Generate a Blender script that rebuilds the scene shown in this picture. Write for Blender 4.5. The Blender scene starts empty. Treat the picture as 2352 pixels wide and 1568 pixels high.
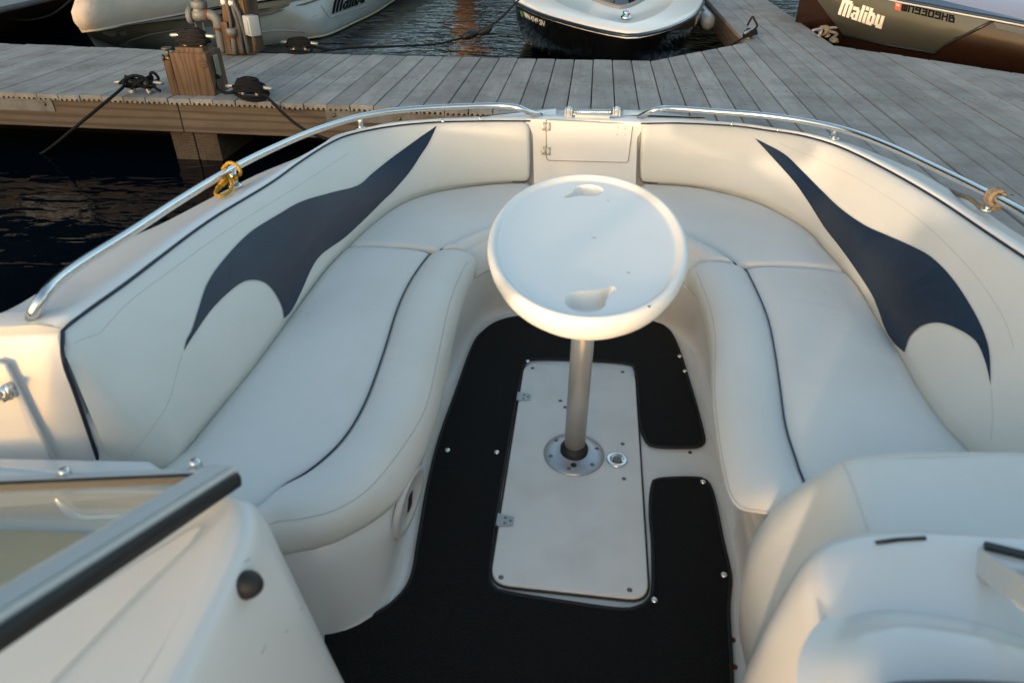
import bpy, bmesh, math, random
from mathutils import Vector, Matrix, geometry
from mathutils.bvhtree import BVHTree
random.seed(7)
R = math.radians
scene = bpy.context.scene
COL = scene.collection

# ------------------------------------------------------------------ camera
W, H, F = 2352.0, 1568.0, 1568.0          # measuring grid of the photograph, 24 mm lens on a 36 mm frame
PITCH, YAW, ROLL, CAMZ = R(33.7), R(-6.0), R(0.5), 1.39
_f = Vector((math.sin(YAW)*math.cos(PITCH), math.cos(YAW)*math.cos(PITCH), -math.sin(PITCH)))
_r0 = Vector((math.cos(YAW), -math.sin(YAW), 0)); _u0 = _r0.cross(_f)
_r = _r0*math.cos(ROLL) + _u0*math.sin(ROLL)
_u = -_r0*math.sin(ROLL) + _u0*math.cos(ROLL)
CAM = Vector((0, 0, CAMZ))
cd = bpy.data.cameras.new('camera'); cam = bpy.data.objects.new('camera', cd); COL.objects.link(cam)
M = Matrix((_r, _u, -_f)).transposed().to_4x4(); M.translation = CAM
cam.matrix_world = M
cd.lens = 24; cd.sensor_width = 36; cd.clip_start = 0.05; cd.clip_end = 2000
cd.dof.use_dof = True; cd.dof.focus_distance = 4.0; cd.dof.aperture_fstop = 4.0
scene.camera = cam

def ray(x, y): return _f + _r*((x-W/2)/F) + _u*((H/2-y)/F)
def U(x, y, z):
    d = ray(x, y); return CAM + d*((z-CAM.z)/d.z)
def UP(x, y, p, n):
    d = ray(x, y); return CAM + d*((Vector(p)-CAM).dot(n)/d.dot(n))
def UY(x, y, Y): return UP(x, y, (0, Y, 0), Vector((0, 1, 0)))
def zg(Y): return 0.60 + 0.035*(2.8-Y)                 # height of the boat's sheer
def US(x, y, dz=0.0):                                    # point on the sloping sheer plane
    n = Vector((0, 0.035, 1)); return UP(x, y, (0, 2.8, 0.60+dz), n)

# ------------------------------------------------------------------ materials
def mat(name, col, rough=0.5, metal=0.0, coat=0.0, var=None, bump=None, spec=0.5, sheen=0.0, coord='Object', aniso=None, wrinkle=None):
    m = bpy.data.materials.new(name); m.use_nodes = True
    nt = m.node_tree; b = nt.nodes['Principled BSDF']
    b.inputs['Base Color'].default_value = (*col, 1); b.inputs['Roughness'].default_value = rough
    b.inputs['Metallic'].default_value = metal; b.inputs['Coat Weight'].default_value = coat
    b.inputs['Coat Roughness'].default_value = 0.12
    b.inputs['Specular IOR Level'].default_value = spec; b.inputs['Sheen Weight'].default_value = sheen
    tc = nt.nodes.new('ShaderNodeTexCoord'); src = tc.outputs[coord]
    if aniso:
        mp = nt.nodes.new('ShaderNodeMapping'); mp.inputs['Scale'].default_value = aniso
        nt.links.new(src, mp.inputs['Vector']); src = mp.outputs['Vector']
    if var:                                              # var = (scale, second colour, contrast lo, hi)
        n = nt.nodes.new('ShaderNodeTexNoise'); n.inputs['Scale'].default_value = var[0]; n.inputs['Detail'].default_value = 6
        nt.links.new(src, n.inputs['Vector'])
        r = nt.nodes.new('ShaderNodeValToRGB'); r.color_ramp.elements[0].position = var[2]; r.color_ramp.elements[1].position = var[3]
        r.color_ramp.elements[0].color = (*col, 1); r.color_ramp.elements[1].color = (*var[1], 1)
        nt.links.new(n.outputs['Fac'], r.inputs['Fac']); nt.links.new(r.outputs['Color'], b.inputs['Base Color'])
    if bump:                                             # bump = (scale, strength, distance)
        n2 = nt.nodes.new('ShaderNodeTexNoise'); n2.inputs['Scale'].default_value = bump[0]; n2.inputs['Detail'].default_value = 4
        nt.links.new(src, n2.inputs['Vector'])
        bp = nt.nodes.new('ShaderNodeBump'); bp.inputs['Strength'].default_value = bump[1]; bp.inputs['Distance'].default_value = bump[2]
        nt.links.new(n2.outputs['Fac'], bp.inputs['Height']); nt.links.new(bp.outputs['Normal'], b.inputs['Normal'])
        if wrinkle:
            n3 = nt.nodes.new('ShaderNodeTexNoise'); n3.inputs['Scale'].default_value = wrinkle[0]; n3.inputs['Detail'].default_value = 3; n3.inputs['Distortion'].default_value = .8
            nt.links.new(src, n3.inputs['Vector'])
            b3 = nt.nodes.new('ShaderNodeBump'); b3.inputs['Strength'].default_value = wrinkle[1]; b3.inputs['Distance'].default_value = wrinkle[2]
            nt.links.new(n3.outputs['Fac'], b3.inputs['Height']); nt.links.new(b3.outputs['Normal'], bp.inputs['Normal'])
    return m

VINYL = mat('white_vinyl', (.70, .69, .645), .48, var=(3.2, (.64, .63, .58), .40, .75), bump=(420, .12, .0006), spec=.4, wrinkle=(7.5, .30, .010))
VINYL2 = mat('bolster_vinyl', (.70, .685, .63), .45, var=(2.5, (.64, .625, .57), .40, .75), bump=(420, .12, .0006), spec=.4, wrinkle=(7.5, .30, .010))
NAVY = mat('navy_vinyl', (.006, .018, .043), .42, bump=(420, .12, .0006), spec=.45, wrinkle=(7.5, .30, .010))
PIPE = mat('navy_piping', (.008, .012, .030), .4)
GEL = mat('white_gelcoat', (.70, .69, .66), .30, coat=.35, var=(2.0, (.65, .635, .60), .45, .8))
GELB = mat('lightened_gelcoat', (.80, .79, .76), .32, coat=.1, var=(2.0, (.76, .745, .71), .45, .8))  # gunwale only: gelcoat colour lightened to offset weak sky light there
FLOORW = mat('nonskid_gelcoat', (.74, .72, .67), .55, var=(7, (.62, .59, .53), .45, .85), bump=(260, .25, .001))
TABLEM = mat('table_plastic', (.83, .815, .775), .34, coat=.15, var=(5, (.78, .765, .725), .5, .9), bump=(300, .08, .0006))
CARPET = mat('black_carpet', (.0068, .0066, .0064),   .95, sheen=.08, bump=(420, 1.0, .004), var=(230, (.013, .0125, .012), .42, .68), spec=.06)
BINDING = mat('carpet_binding', (.006, .006, .006), .7, bump=(500, .5, .001))
STEEL = mat('stainless_steel', (.72, .71, .69), .22, metal=1, bump=(60, .03, .001))
ALU = mat('brushed_aluminium', (.64, .63, .60), .45, metal=.25, bump=(90, .08, .001))
POLE = mat('satin_aluminium', (.52, .505, .475), .40, metal=.5)
HINGEL = mat('polished_bracket', (.62, .64, .66), .3, metal=.75)
HINGEM = mat('dull_hinge_steel', (.42, .42, .41), .40, metal=.8)
PIPEM = mat('dull_galvanised_pipe', (.15, .16, .16), .65, metal=.15, var=(12, (.20, .205, .20), .4, .7))
PLATEM = mat('spun_steel_plate', (.46, .48, .50), .38, metal=.75)
GALV = mat('galvanised_steel', (.24, .25, .255), .5, metal=.5, var=(14, (.17, .175, .18), .4, .7))
CHROME = mat('chrome', (.85, .85, .84), .08, metal=1)
RUBBER = mat('black_rubber', (.012, .012, .013), .55, bump=(80, .1, .001))
SCREW = mat('weathered_screw', (.20, .17, .13), .45, metal=.8)
RUST = mat('rust', (.16, .05, .02), .85)
DIRT = mat('dirty_seam', (.055, .040, .028), .9)
GAPSH = mat('gap_shade_grey', (.07, .075, .085), .6)
SCUFFG = mat('faint_scuff', (.34, .32, .28), .8)
SEAMD = mat('shadow_gap', (.16, .14, .115), .9)
SEAM = mat('stitch_thread', (.55, .54, .49), .7)
ROPEB = mat('black_rope', (.010, .010, .011), .8, bump=(160, 1.0, .004), spec=.25)
ROPEY = mat('yellow_rope', (.50, .27, .015), .7, bump=(320, 1.0, .003), var=(120, (.33, .20, .01), .4, .7))
ROPET = mat('tan_rope', (.24, .195, .14), .85, bump=(200, 1.0, .004), var=(90, (.15, .115, .08), .4, .7))
CLEATM = mat('galvanised_cleat', (.42, .41, .39), .45, metal=.6)
IRON = mat('weathered_pipe', (.17, .18, .18), .6, metal=.3, var=(11, (.25, .25, .24), .4, .7), bump=(60, .3, .002))
CONDUIT = mat('grey_conduit', (.075, .08, .085), .7, var=(9, (.11, .11, .11), .4, .7), spec=.2)
BOXW = mat('white_box_plastic', (.36, .38, .39), .6)
GREENISH = mat('pale_cover_plate', (.20, .21, .15), .6)
BRASS = mat('old_brass', (.13, .115, .075), .5, metal=.7, bump=(90, .4, .002))
PLASTW = mat('white_plastic', (.58, .57, .54), .4)
BLACKP = mat('black_plastic', (.010, .010, .011), .35)
HULLK = mat('black_hull', (.004, .0045, .005), .07, coat=.5)
HULLW = mat('white_hull', (.80, .78, .73), .2, coat=.4)
HULLG = mat('pale_hull', (.36, .36, .34), .3, coat=.3, var=(2.5, (.31, .30, .27), .4, .7))
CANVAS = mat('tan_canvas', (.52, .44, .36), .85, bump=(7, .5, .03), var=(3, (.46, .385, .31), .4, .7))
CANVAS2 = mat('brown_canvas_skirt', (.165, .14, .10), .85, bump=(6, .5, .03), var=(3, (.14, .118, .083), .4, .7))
DECKW = mat('white_deck', (.86, .82, .75), .3, coat=.2)
DARKW = mat('dull_black_wood', (.006, .006, .005), .95, spec=.05)  # near-black and dull, for the float under the dock
INTERIOR = mat('grey_interior', (.30, .28, .26), .6)
DARKGREY = mat('grey_panel_vinyl', (.09, .09, .09), .6)
DARKIN = mat('dark_interior', (.02, .02, .025), .5)
TRIMN = mat('navy_trim', (.012, .022, .045), .25, coat=.4)
STRIPE = mat('pale_stripe', (.42, .46, .48), .3)
FLAKE = mat('grey_metal_flake', (.044, .046, .041), .32, metal=.3, coat=.45, var=(400, (.066, .067, .058), .55, .8))
COPPER = mat('copper_metal_flake', (.026, .011, .0065), .26, metal=.4, coat=.5, var=(300, (.045, .019, .010), .55, .8))
DECKV = mat('violet_grey_deck', (.23, .21, .25), .25, coat=.6)
SILVERL = mat('silver_lettering', (.62, .59, .54), .4)
WHITEL = mat('white_lettering', (.75, .75, .74), .5)
BLACKL = mat('black_lettering', (.004, .004, .005), .8, spec=.1)
REDST = mat('red_sticker', (.62, .06, .03), .5)
GREENST = mat('green_sticker', (.05, .18, .08), .5)
OLDHULL = mat('weathered_grey_hull', (.060, .058, .052), .6, var=(4, (.085, .082, .074), .4, .7), bump=(9, .4, .02), aniso=(1, 1, 6))
OLDDECK = mat('pale_boat_deck', (.30, .29, .25), .6, var=(5, (.25, .24, .2), .4, .7))
GREYFOAM = mat('grey_fender_pad', (.14, .16, .18), .6)
REDG = mat('red_lens', (.35, .01, .01), .15); GREENG = mat('green_lens', (.01, .25, .06), .15)
LEAF = mat('hillside_green', (.012, .017, .012), .95, var=(.5, (.006, .009, .007), .35, .7), bump=(.7, 1, .5), spec=.1)

def glass_mat():
    m = bpy.data.materials.new('tinted_glass'); m.use_nodes = True; nt = m.node_tree; nt.nodes.remove(nt.nodes['Principled BSDF'])
    t = nt.nodes.new('ShaderNodeBsdfTransparent'); t.inputs[0].default_value = (.93, .95, .94, 1)
    g = nt.nodes.new('ShaderNodeBsdfGlossy'); g.inputs['Roughness'].default_value = .02
    f = nt.nodes.new('ShaderNodeFresnel'); f.inputs['IOR'].default_value = 1.5
    x = nt.nodes.new('ShaderNodeMixShader'); L = nt.links
    ge = nt.nodes.new('ShaderNodeNewGeometry'); sb = nt.nodes.new('ShaderNodeMath'); sb.operation = 'SUBTRACT'; sb.inputs[0].default_value = 1; L.new(ge.outputs['Backfacing'], sb.inputs[1])
    mu = nt.nodes.new('ShaderNodeMath'); mu.operation = 'MULTIPLY'; L.new(f.outputs[0], mu.inputs[0]); L.new(sb.outputs[0], mu.inputs[1])
    L.new(mu.outputs[0], x.inputs[0]); L.new(t.outputs[0], x.inputs[1]); L.new(g.outputs[0], x.inputs[2]); L.new(x.outputs[0], nt.nodes['Material Output'].inputs[0])
    return m
GLASS = glass_mat()

def wood_mat(name, c1, c2, c3, axis, scale=9.0, island=True, rings=0.0, rough=.8, knots=True, cracks=.42):
    """weathered timber: grain stretched along one axis, a tone of its own per board, dark checks"""
    m = bpy.data.materials.new(name); m.use_nodes = True; nt = m.node_tree; N = nt.nodes; L = nt.links
    b = N['Principled BSDF']; b.inputs['Roughness'].default_value = rough; b.inputs['Specular IOR Level'].default_value = .25
    tc = N.new('ShaderNodeTexCoord'); geo = N.new('ShaderNodeNewGeometry')
    add = N.new('ShaderNodeVectorMath'); add.operation = 'ADD'
    sc = N.new('ShaderNodeVectorMath'); sc.operation = 'SCALE'; sc.inputs['Scale'].default_value = 37.0
    cmb = N.new('ShaderNodeCombineXYZ')
    for i in range(3): L.new(geo.outputs['Random Per Island'], cmb.inputs[i])
    L.new(cmb.outputs[0], sc.inputs[0]); L.new(tc.outputs['Object'], add.inputs[0]); L.new(sc.outputs[0], add.inputs[1])
    mp = N.new('ShaderNodeMapping'); s = [scale*2.6]*3; s[axis] = scale*.22; mp.inputs['Scale'].default_value = s
    L.new(add.outputs[0], mp.inputs['Vector'])
    warp = N.new('ShaderNodeTexNoise'); warp.inputs['Scale'].default_value = 2.2; warp.inputs['Detail'].default_value = 2
    L.new(add.outputs[0], warp.inputs['Vector'])
    wv = N.new('ShaderNodeVectorMath'); wv.operation = 'SCALE'; wv.inputs['Scale'].default_value = 2.4 if knots else .6
    L.new(warp.outputs['Color'], wv.inputs[0])
    a2 = N.new('ShaderNodeVectorMath'); a2.operation = 'ADD'; L.new(mp.outputs[0], a2.inputs[0]); L.new(wv.outputs[0], a2.inputs[1])
    n1 = N.new('ShaderNodeTexNoise'); n1.inputs['Scale'].default_value = 1.0; n1.inputs['Detail'].default_value = 8; n1.inputs['Roughness'].default_value = .65
    L.new(a2.outputs[0], n1.inputs['Vector'])
    rp = N.new('ShaderNodeValToRGB'); e = rp.color_ramp.elements
    e[0].position = .30; e[0].color = (*c2, 1); e[1].position = .72; e[1].color = (*c1, 1)
    L.new(n1.outputs['Fac'], rp.inputs['Fac'])
    # stain patches
    n3 = N.new('ShaderNodeTexNoise'); n3.inputs['Scale'].default_value = 3.2; n3.inputs['Detail'].default_value = 7; n3.inputs['Roughness'].default_value = .7
    L.new(tc.outputs['Object'], n3.inputs['Vector'])
    r3 = N.new('ShaderNodeValToRGB'); r3.color_ramp.elements[0].position = .42; r3.color_ramp.elements[1].position = .68
    L.new(n3.outputs['Fac'], r3.inputs['Fac'])
    mx = N.new('ShaderNodeMixRGB'); mx.inputs['Color2'].default_value = (*c3, 1)
    mm = N.new('ShaderNodeMath'); mm.operation = 'MULTIPLY'; mm.inputs[1].default_value = .8
    L.new(r3.outputs['Color'], mm.inputs[0]); L.new(mm.outputs[0], mx.inputs['Fac']); L.new(rp.outputs['Color'], mx.inputs['Color1'])
    # board tone
    mr = N.new('ShaderNodeMapRange'); mr.inputs['To Min'].default_value = .82; mr.inputs['To Max'].default_value = 1.12
    L.new(geo.outputs['Random Per Island'], mr.inputs['Value'])
    hv = N.new('ShaderNodeHueSaturation'); L.new(mx.outputs[0], hv.inputs['Color'])
    if island: L.new(mr.outputs[0], hv.inputs['Value'])
    last = hv.outputs['Color']
    mpc = N.new('ShaderNodeMapping'); sc_ = [scale*9]*3; sc_[axis] = scale*.10; mpc.inputs['Scale'].default_value = sc_
    L.new(add.outputs[0], mpc.inputs['Vector'])
    nc = N.new('ShaderNodeTexNoise'); nc.inputs['Scale'].default_value = 1.0; nc.inputs['Detail'].default_value = 3; L.new(mpc.outputs[0], nc.inputs['Vector'])
    rc_ = N.new('ShaderNodeValToRGB'); rc_.color_ramp.elements[0].position = .30; rc_.color_ramp.elements[0].color = (.38, .35, .32, 1)
    rc_.color_ramp.elements[1].position = .42; rc_.color_ramp.elements[1].color = (1, 1, 1, 1); L.new(nc.outputs['Fac'], rc_.inputs['Fac'])
    mc = N.new('ShaderNodeMixRGB'); mc.blend_type = 'MULTIPLY'; mc.inputs['Fac'].default_value = cracks
    L.new(last, mc.inputs['Color1']); L.new(rc_.outputs['Color'], mc.inputs['Color2']); last = mc.outputs[0]
    if rings > 0:
        wav = N.new('ShaderNodeTexWave'); wav.inputs['Scale'].default_value = rings; wav.inputs['Distortion'].default_value = 6.0 if axis == 0 else 10.0
        wav.inputs['Detail'].default_value = 3; wav.inputs['Detail Scale'].default_value = 1.2
        wav.bands_direction = 'Z' if axis != 2 else 'X'
        mp2 = N.new('ShaderNodeMapping'); s2 = [1, 1, 1]; s2[axis] = .05 if axis == 0 else .14; mp2.inputs['Scale'].default_value = s2
        L.new(add.outputs[0], mp2.inputs['Vector']); L.new(mp2.outputs[0], wav.inputs['Vector'])
        r4 = N.new('ShaderNodeValToRGB'); r4.color_ramp.elements[0].color = (.42, .37, .32, 1); r4.color_ramp.elements[1].color = (1, 1, 1, 1)
        r4.color_ramp.elements[0].position = .05; r4.color_ramp.elements[1].position = .55
        L.new(wav.outputs['Fac'], r4.inputs['Fac'])
        ml = N.new('ShaderNodeMixRGB'); ml.blend_type = 'MULTIPLY'; ml.inputs['Fac'].default_value = .55
        L.new(last, ml.inputs['Color1']); L.new(r4.outputs['Color'], ml.inputs['Color2']); last = ml.outputs[0]
    L.new(last, b.inputs['Base Color'])
    bp = N.new('ShaderNodeBump'); bp.inputs['Strength'].default_value = .5; bp.inputs['Distance'].default_value = .004
    L.new(n1.outputs['Fac'], bp.inputs['Height']); L.new(bp.outputs['Normal'], b.inputs['Normal'])
    return m
DECKING = wood_mat('weathered_decking', (.42, .395, .355), (.31, .29, .262), (.215, .195, .168), 1, cracks=.24)
BEAMW = wood_mat('treated_beam', (.20, .155, .112), (.13, .097, .068), (.145, .108, .076), 0, 7, rings=6.5)
POSTW = wood_mat('post_timber', (.205, .135, .088), (.13, .082, .05), (.145, .09, .058), 2, 9, rings=9)
PILEW = wood_mat('old_pile', (.17, .115, .07), (.085, .055, .035), (.20, .10, .04), 2, 9, rings=10)
ENDG = wood_mat('end_grain', (.16, .118, .08), (.09, .062, .04), (.075, .054, .036), 1, 5, rings=18)

def water_mat():
    m = bpy.data.materials.new('dark_water'); m.use_nodes = True; nt = m.node_tree; N = nt.nodes; L = nt.links
    b = N['Principled BSDF']; b.inputs['Base Color'].default_value = (.0008, .0035, .0065, 1)
    b.inputs['Roughness'].default_value = .03; b.inputs['IOR'].default_value = 1.33
    tc = N.new('ShaderNodeTexCoord'); mp = N.new('ShaderNodeMapping'); mp.inputs['Scale'].default_value = (1, 2.3, 1)
    L.new(tc.outputs['Object'], mp.inputs['Vector'])
    n1 = N.new('ShaderNodeTexNoise'); n1.inputs['Scale'].default_value = 2.1; n1.inputs['Detail'].default_value = 2; n1.inputs['Distortion'].default_value = .6
    n2 = N.new('ShaderNodeTexNoise'); n2.inputs['Scale'].default_value = 9; n2.inputs['Detail'].default_value = 2
    L.new(mp.outputs[0], n1.inputs['Vector']); L.new(mp.outputs[0], n2.inputs['Vector'])
    ma = N.new('ShaderNodeMath'); ma.operation = 'MULTIPLY_ADD'; ma.inputs[1].default_value = .12
    L.new(n2.outputs['Fac'], ma.inputs[0]); L.new(n1.outputs['Fac'], ma.inputs[2])
    bp = N.new('ShaderNodeBump'); bp.inputs['Strength'].default_value = .9; bp.inputs['Distance'].default_value = .016
    sx = N.new('ShaderNodeSeparateXYZ'); L.new(tc.outputs['Object'], sx.inputs[0])
    mr = N.new('ShaderNodeMapRange'); mr.inputs['From Min'].default_value = 5.0; mr.inputs['From Max'].default_value = 8.5
    mr.inputs['To Min'].default_value = .024; mr.inputs['To Max'].default_value = .085
    L.new(sx.outputs['Y'], mr.inputs['Value']); L.new(mr.outputs[0], bp.inputs['Distance'])
    L.new(ma.outputs[0], bp.inputs['Height']); L.new(bp.outputs['Normal'], b.inputs['Normal'])
    return m
WATER = water_mat()

# ------------------------------------------------------------------ object helpers
def tag(o, label=None, cat=None, group=None, kind=None):
    if label: o['label'] = label
    if cat: o['category'] = cat
    if group: o['group'] = group
    if kind: o['kind'] = kind
    return o
def thing(name, label, cat, loc=(0, 0, 0), group=None):
    o = bpy.data.objects.new(name, None); COL.objects.link(o); o.location = loc; o.empty_display_size = .1
    return tag(o, label, cat, group)
def obj(name, bm, m, parent=None, smooth=True, flip=True):
    if flip: bmesh.ops.recalc_face_normals(bm, faces=bm.faces[:])
    me = bpy.data.meshes.new(name); bm.to_mesh(me); bm.free()
    me.materials.append(m)
    for p in me.polygons: p.use_smooth = smooth
    o = bpy.data.objects.new(name, me); COL.objects.link(o)
    if parent is not None:
        o.parent = parent; w = Vector((0, 0, 0)); q = parent
        while q is not None: w += Vector(q.location); q = q.parent
        o.location = -w                                   # meshes are built in world coordinates
    return o
def sharp(o, ang=35):
    m = o.data; m.set_sharp_from_angle(angle=R(ang)) if hasattr(m, 'set_sharp_from_angle') else None
    return o
V = Vector
def lerp(a, b, t): return a + (b-a)*t
def catmull(pts, n, closed=False):
    """smooth curve through pts, resampled to n points of even spacing"""
    P = [V(p) for p in pts]; k = len(P); dense = []
    segs = k if closed else k-1
    for i in range(segs):
        p1, p2 = P[i % k], P[(i+1) % k]
        p0 = P[(i-1) % k] if (closed or i > 0) else p1*2-p2
        p3 = P[(i+2) % k] if (closed or i+2 < k) else p2*2-p1
        for j in range(12):
            t = j/12.0
            dense.append(.5*((2*p1) + (p2-p0)*t + (2*p0-5*p1+4*p2-p3)*t*t + (3*p1-p0-3*p2+p3)*t**3))
    dense.append(P[0].copy() if closed else P[-1].copy())
    return even(dense, n, closed)
def even(d, n, closed=False):
    L = [0]
    for i in range(1, len(d)): L.append(L[-1]+(d[i]-d[i-1]).length)
    out = []; j = 0; m = n if closed else n-1
    for i in range(n):
        s = L[-1]*i/m
        while j < len(L)-2 and L[j+1] < s: j += 1
        q = (s-L[j])/max(L[j+1]-L[j], 1e-9); out.append(lerp(d[j], d[j+1], min(max(q, 0), 1)))
    return out
def by_y(curve, Y):
    c = sorted(curve, key=lambda p: p.y)
    if Y <= c[0].y: return c[0].copy()
    for a, b in zip(c, c[1:]):
        if a.y <= Y <= b.y: return lerp(a, b, (Y-a.y)/max(b.y-a.y, 1e-9))
    return c[-1].copy()
def loft(rows, closed=False, bm=None):
    bm = bm or bmesh.new(); vs = [[bm.verts.new(p) for p in r] for r in rows]
    for a, b in zip(vs, vs[1:]):
        n = len(a)
        for i in range(n if closed else n-1):
            j = (i+1) % n
            try: bm.faces.new((a[i], a[j], b[j], b[i]))
            except ValueError: pass
    return bm, vs
def tube(path, r, bm=None, seg=10, closed=False, caps=True):
    """round bar along path; r is a number or one per point"""
    bm = bm or bmesh.new(); P = [V(p) for p in path]; n = len(P); rings = []
    T = []
    for i in range(n):
        a = P[(i-1) % n] if (closed or i > 0) else P[i]; b = P[(i+1) % n] if (closed or i < n-1) else P[i]
        t = b-a; T.append(t.normalized() if t.length > 1e-9 else V((0, 0, 1)))
    nrm = T[0].orthogonal().normalized()
    for i in range(n):
        nrm = (nrm - T[i]*nrm.dot(T[i])); nrm = nrm.normalized() if nrm.length > 1e-6 else T[i].orthogonal().normalized()
        bi = T[i].cross(nrm); rr = r[i] if isinstance(r, (list, tuple)) else r
        rings.append([bm.verts.new(P[i]+(nrm*math.cos(2*math.pi*k/seg)+bi*math.sin(2*math.pi*k/seg))*rr) for k in range(seg)])
    for i in range(n if closed else n-1):
        a, b = rings[i], rings[(i+1) % n]
        for k in range(seg): bm.faces.new((a[k], a[(k+1) % seg], b[(k+1) % seg], b[k]))
    if caps and not closed:
        bm.faces.new(rings[0][::-1]); bm.faces.new(rings[-1])
    return bm
def box(c, s, bm=None, rot=None, bev=0.0):
    bm = bm or bmesh.new(); b2 = bmesh.new()
    bmesh.ops.create_cube(b2, size=1)
    for v in b2.verts: v.co = V((v.co.x*s[0], v.co.y*s[1], v.co.z*s[2]))
    if bev: bmesh.ops.bevel(b2, geom=b2.edges[:], offset=bev, segments=2, affect='EDGES', profile=.6)
    for v in b2.verts: v.co = (rot @ v.co if rot else v.co) + V(c)
    return merge(bm, b2)
def merge(bm, b2):
    idx = {}
    for v in b2.verts: idx[v] = bm.verts.new(v.co)
    for f in b2.faces:
        try: bm.faces.new([idx[v] for v in f.verts])
        except ValueError: pass
    b2.free(); return bm
def lathe(profile, c, axis=(0, 0, 1), seg=28, bm=None):
    """profile = [(radius, height)...] turned about an axis through c"""
    bm = bm or bmesh.new(); ax = V(axis).normalized(); u = ax.orthogonal().normalized(); w = ax.cross(u); rings = []
    for r, h in profile:
        if r < 1e-6: rings.append([bm.verts.new(V(c)+ax*h)])
        else: rings.append([bm.verts.new(V(c)+ax*h+(u*math.cos(2*math.pi*k/seg)+w*math.sin(2*math.pi*k/seg))*r) for k in range(seg)])
    for a, b in zip(rings, rings[1:]):
        for k in range(seg):
            q = [a[k % len(a)], a[(k+1) % len(a)], b[(k+1) % len(b)], b[k % len(b)]]
            s = []
            for v in q:
                if v not in s: s.append(v)
            if len(s) > 2: bm.faces.new(s)
    return bm
def inset_ring(ring, d):
    """offset a closed flat counter-clockwise ring inward by d (z kept)"""
    n = len(ring); out = []
    for i in range(n):
        a, p, b = ring[i-1], ring[i], ring[(i+1) % n]
        t = V((b.x-a.x, b.y-a.y, 0)); t = t.normalized() if t.length > 1e-9 else V((1, 0, 0))
        out.append(p + V((-t.y, t.x, 0))*d)
    return out
def ccw(ring):
    A = sum(ring[i-1].x*ring[i].y-ring[i].x*ring[i-1].y for i in range(len(ring)))
    return ring if A > 0 else ring[::-1]
def slab(ring, prof, bm=None, cap_top=True, cap_bot=True):
    """solid from a flat outline: prof = [(inset, z)...] from the bottom up"""
    ring = ccw([V(p) for p in ring]); rows = []
    for d, z in prof:
        rr = inset_ring(ring, d) if d else ring
        rows.append([V((p.x, p.y, z)) for p in rr])
    bm, vs = loft(rows, True, bm)
    if cap_top: bm.faces.new(vs[-1])
    if cap_bot: bm.faces.new(vs[0][::-1])
    return bm
def rounded(poly, r, n=6):
    """round the corners of a flat polygon"""
    P = [V(p) for p in poly]; out = []; k = len(P)
    for i in range(k):
        a, p, b = P[i-1], P[i], P[(i+1) % k]
        rr = min(r, (a-p).length*.45, (b-p).length*.45)
        s = p+(a-p).normalized()*rr; e = p+(b-p).normalized()*rr
        for j in range(n+1):
            t = j/n; out.append(s*(1-t)**2 + p*2*t*(1-t) + e*t*t)
    return out
def prism(poly, a, b, bm=None):
    """extrude polygon of points by vector a..b"""
    bm = bm or bmesh.new(); bot = [bm.verts.new(V(p)+V(a)) for p in poly]; top = [bm.verts.new(V(p)+V(b)) for p in poly]; n = len(poly)
    for i in range(n): bm.faces.new((bot[i], bot[(i+1) % n], top[(i+1) % n], top[i]))
    bm.faces.new(bot[::-1]); bm.faces.new(top); return bm
def bar(p0, p1, w, h, up=(0, 0, 1), bm=None, bev=0.0):
    p0, p1 = V(p0), V(p1); t = (p1-p0); L = t.length; t.normalize(); s = t.cross(V(up)).normalized(); n = s.cross(t)
    return box((p0+p1)/2, (L, w, h), bm, Matrix((t, s, n)).transposed(), bev)
def bvh_of(o):
    wm = Matrix.Identity(4)
    bm = bmesh.new(); bm.from_mesh(o.data); t = BVHTree.FromBMesh(bm); bm.free(); return t
def onto(bvh, x, y, off=0.0):
    d = ray(x, y).normalized(); loc, n, i, dist = bvh.ray_cast(CAM, d)
    if loc is None:                                       # beside the surface: nearest place on it
        best = None
        for k in range(1, 60):
            q = CAM + d*(.5+k*.1); l, nn, ii, ds = bvh.find_nearest(q)
            if l is not None and (best is None or ds < best[2]): best = (l, nn, ds)
        loc, n = best[0], best[1]
    if n.dot(d) > 0: n = -n
    return loc + n*off, n
def inlay(bvh, outline, off, step=22, n=160):
    """a thin panel lying on a curved surface"""
    o2 = [p.xy for p in catmull([V((x, y, 0)) for x, y in outline], n, True)] if n else [V(p) for p in outline]
    pts = list(o2); k = len(o2)
    xs = [p.x for p in o2]; ys = [p.y for p in o2]
    def inside(q):
        c = False
        for i in range(k):
            a, b = o2[i-1], o2[i]
            if (a.y > q.y) != (b.y > q.y) and q.x < (b.x-a.x)*(q.y-a.y)/(b.y-a.y)+a.x: c = not c
        return c
    y = min(ys)
    while y < max(ys):
        x = min(xs)
        while x < max(xs):
            q = V((x, y))
            if inside(q) and min((q-p).length for p in o2) > step*.4: pts.append(q)
            x += step
        y += step
    vs, es, fs, *_ = geometry.delaunay_2d_cdt(pts, [], [list(range(k))], 1, 1e-5)
    bm = bmesh.new(); bv = []; back = []
    for v in vs:
        p, nn = onto(bvh, v.x, v.y, 0); bv.append(bm.verts.new(p+nn*off))
    for f in fs:
        try: bm.faces.new([bv[i] for i in f])
        except ValueError: pass
    return bm
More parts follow.
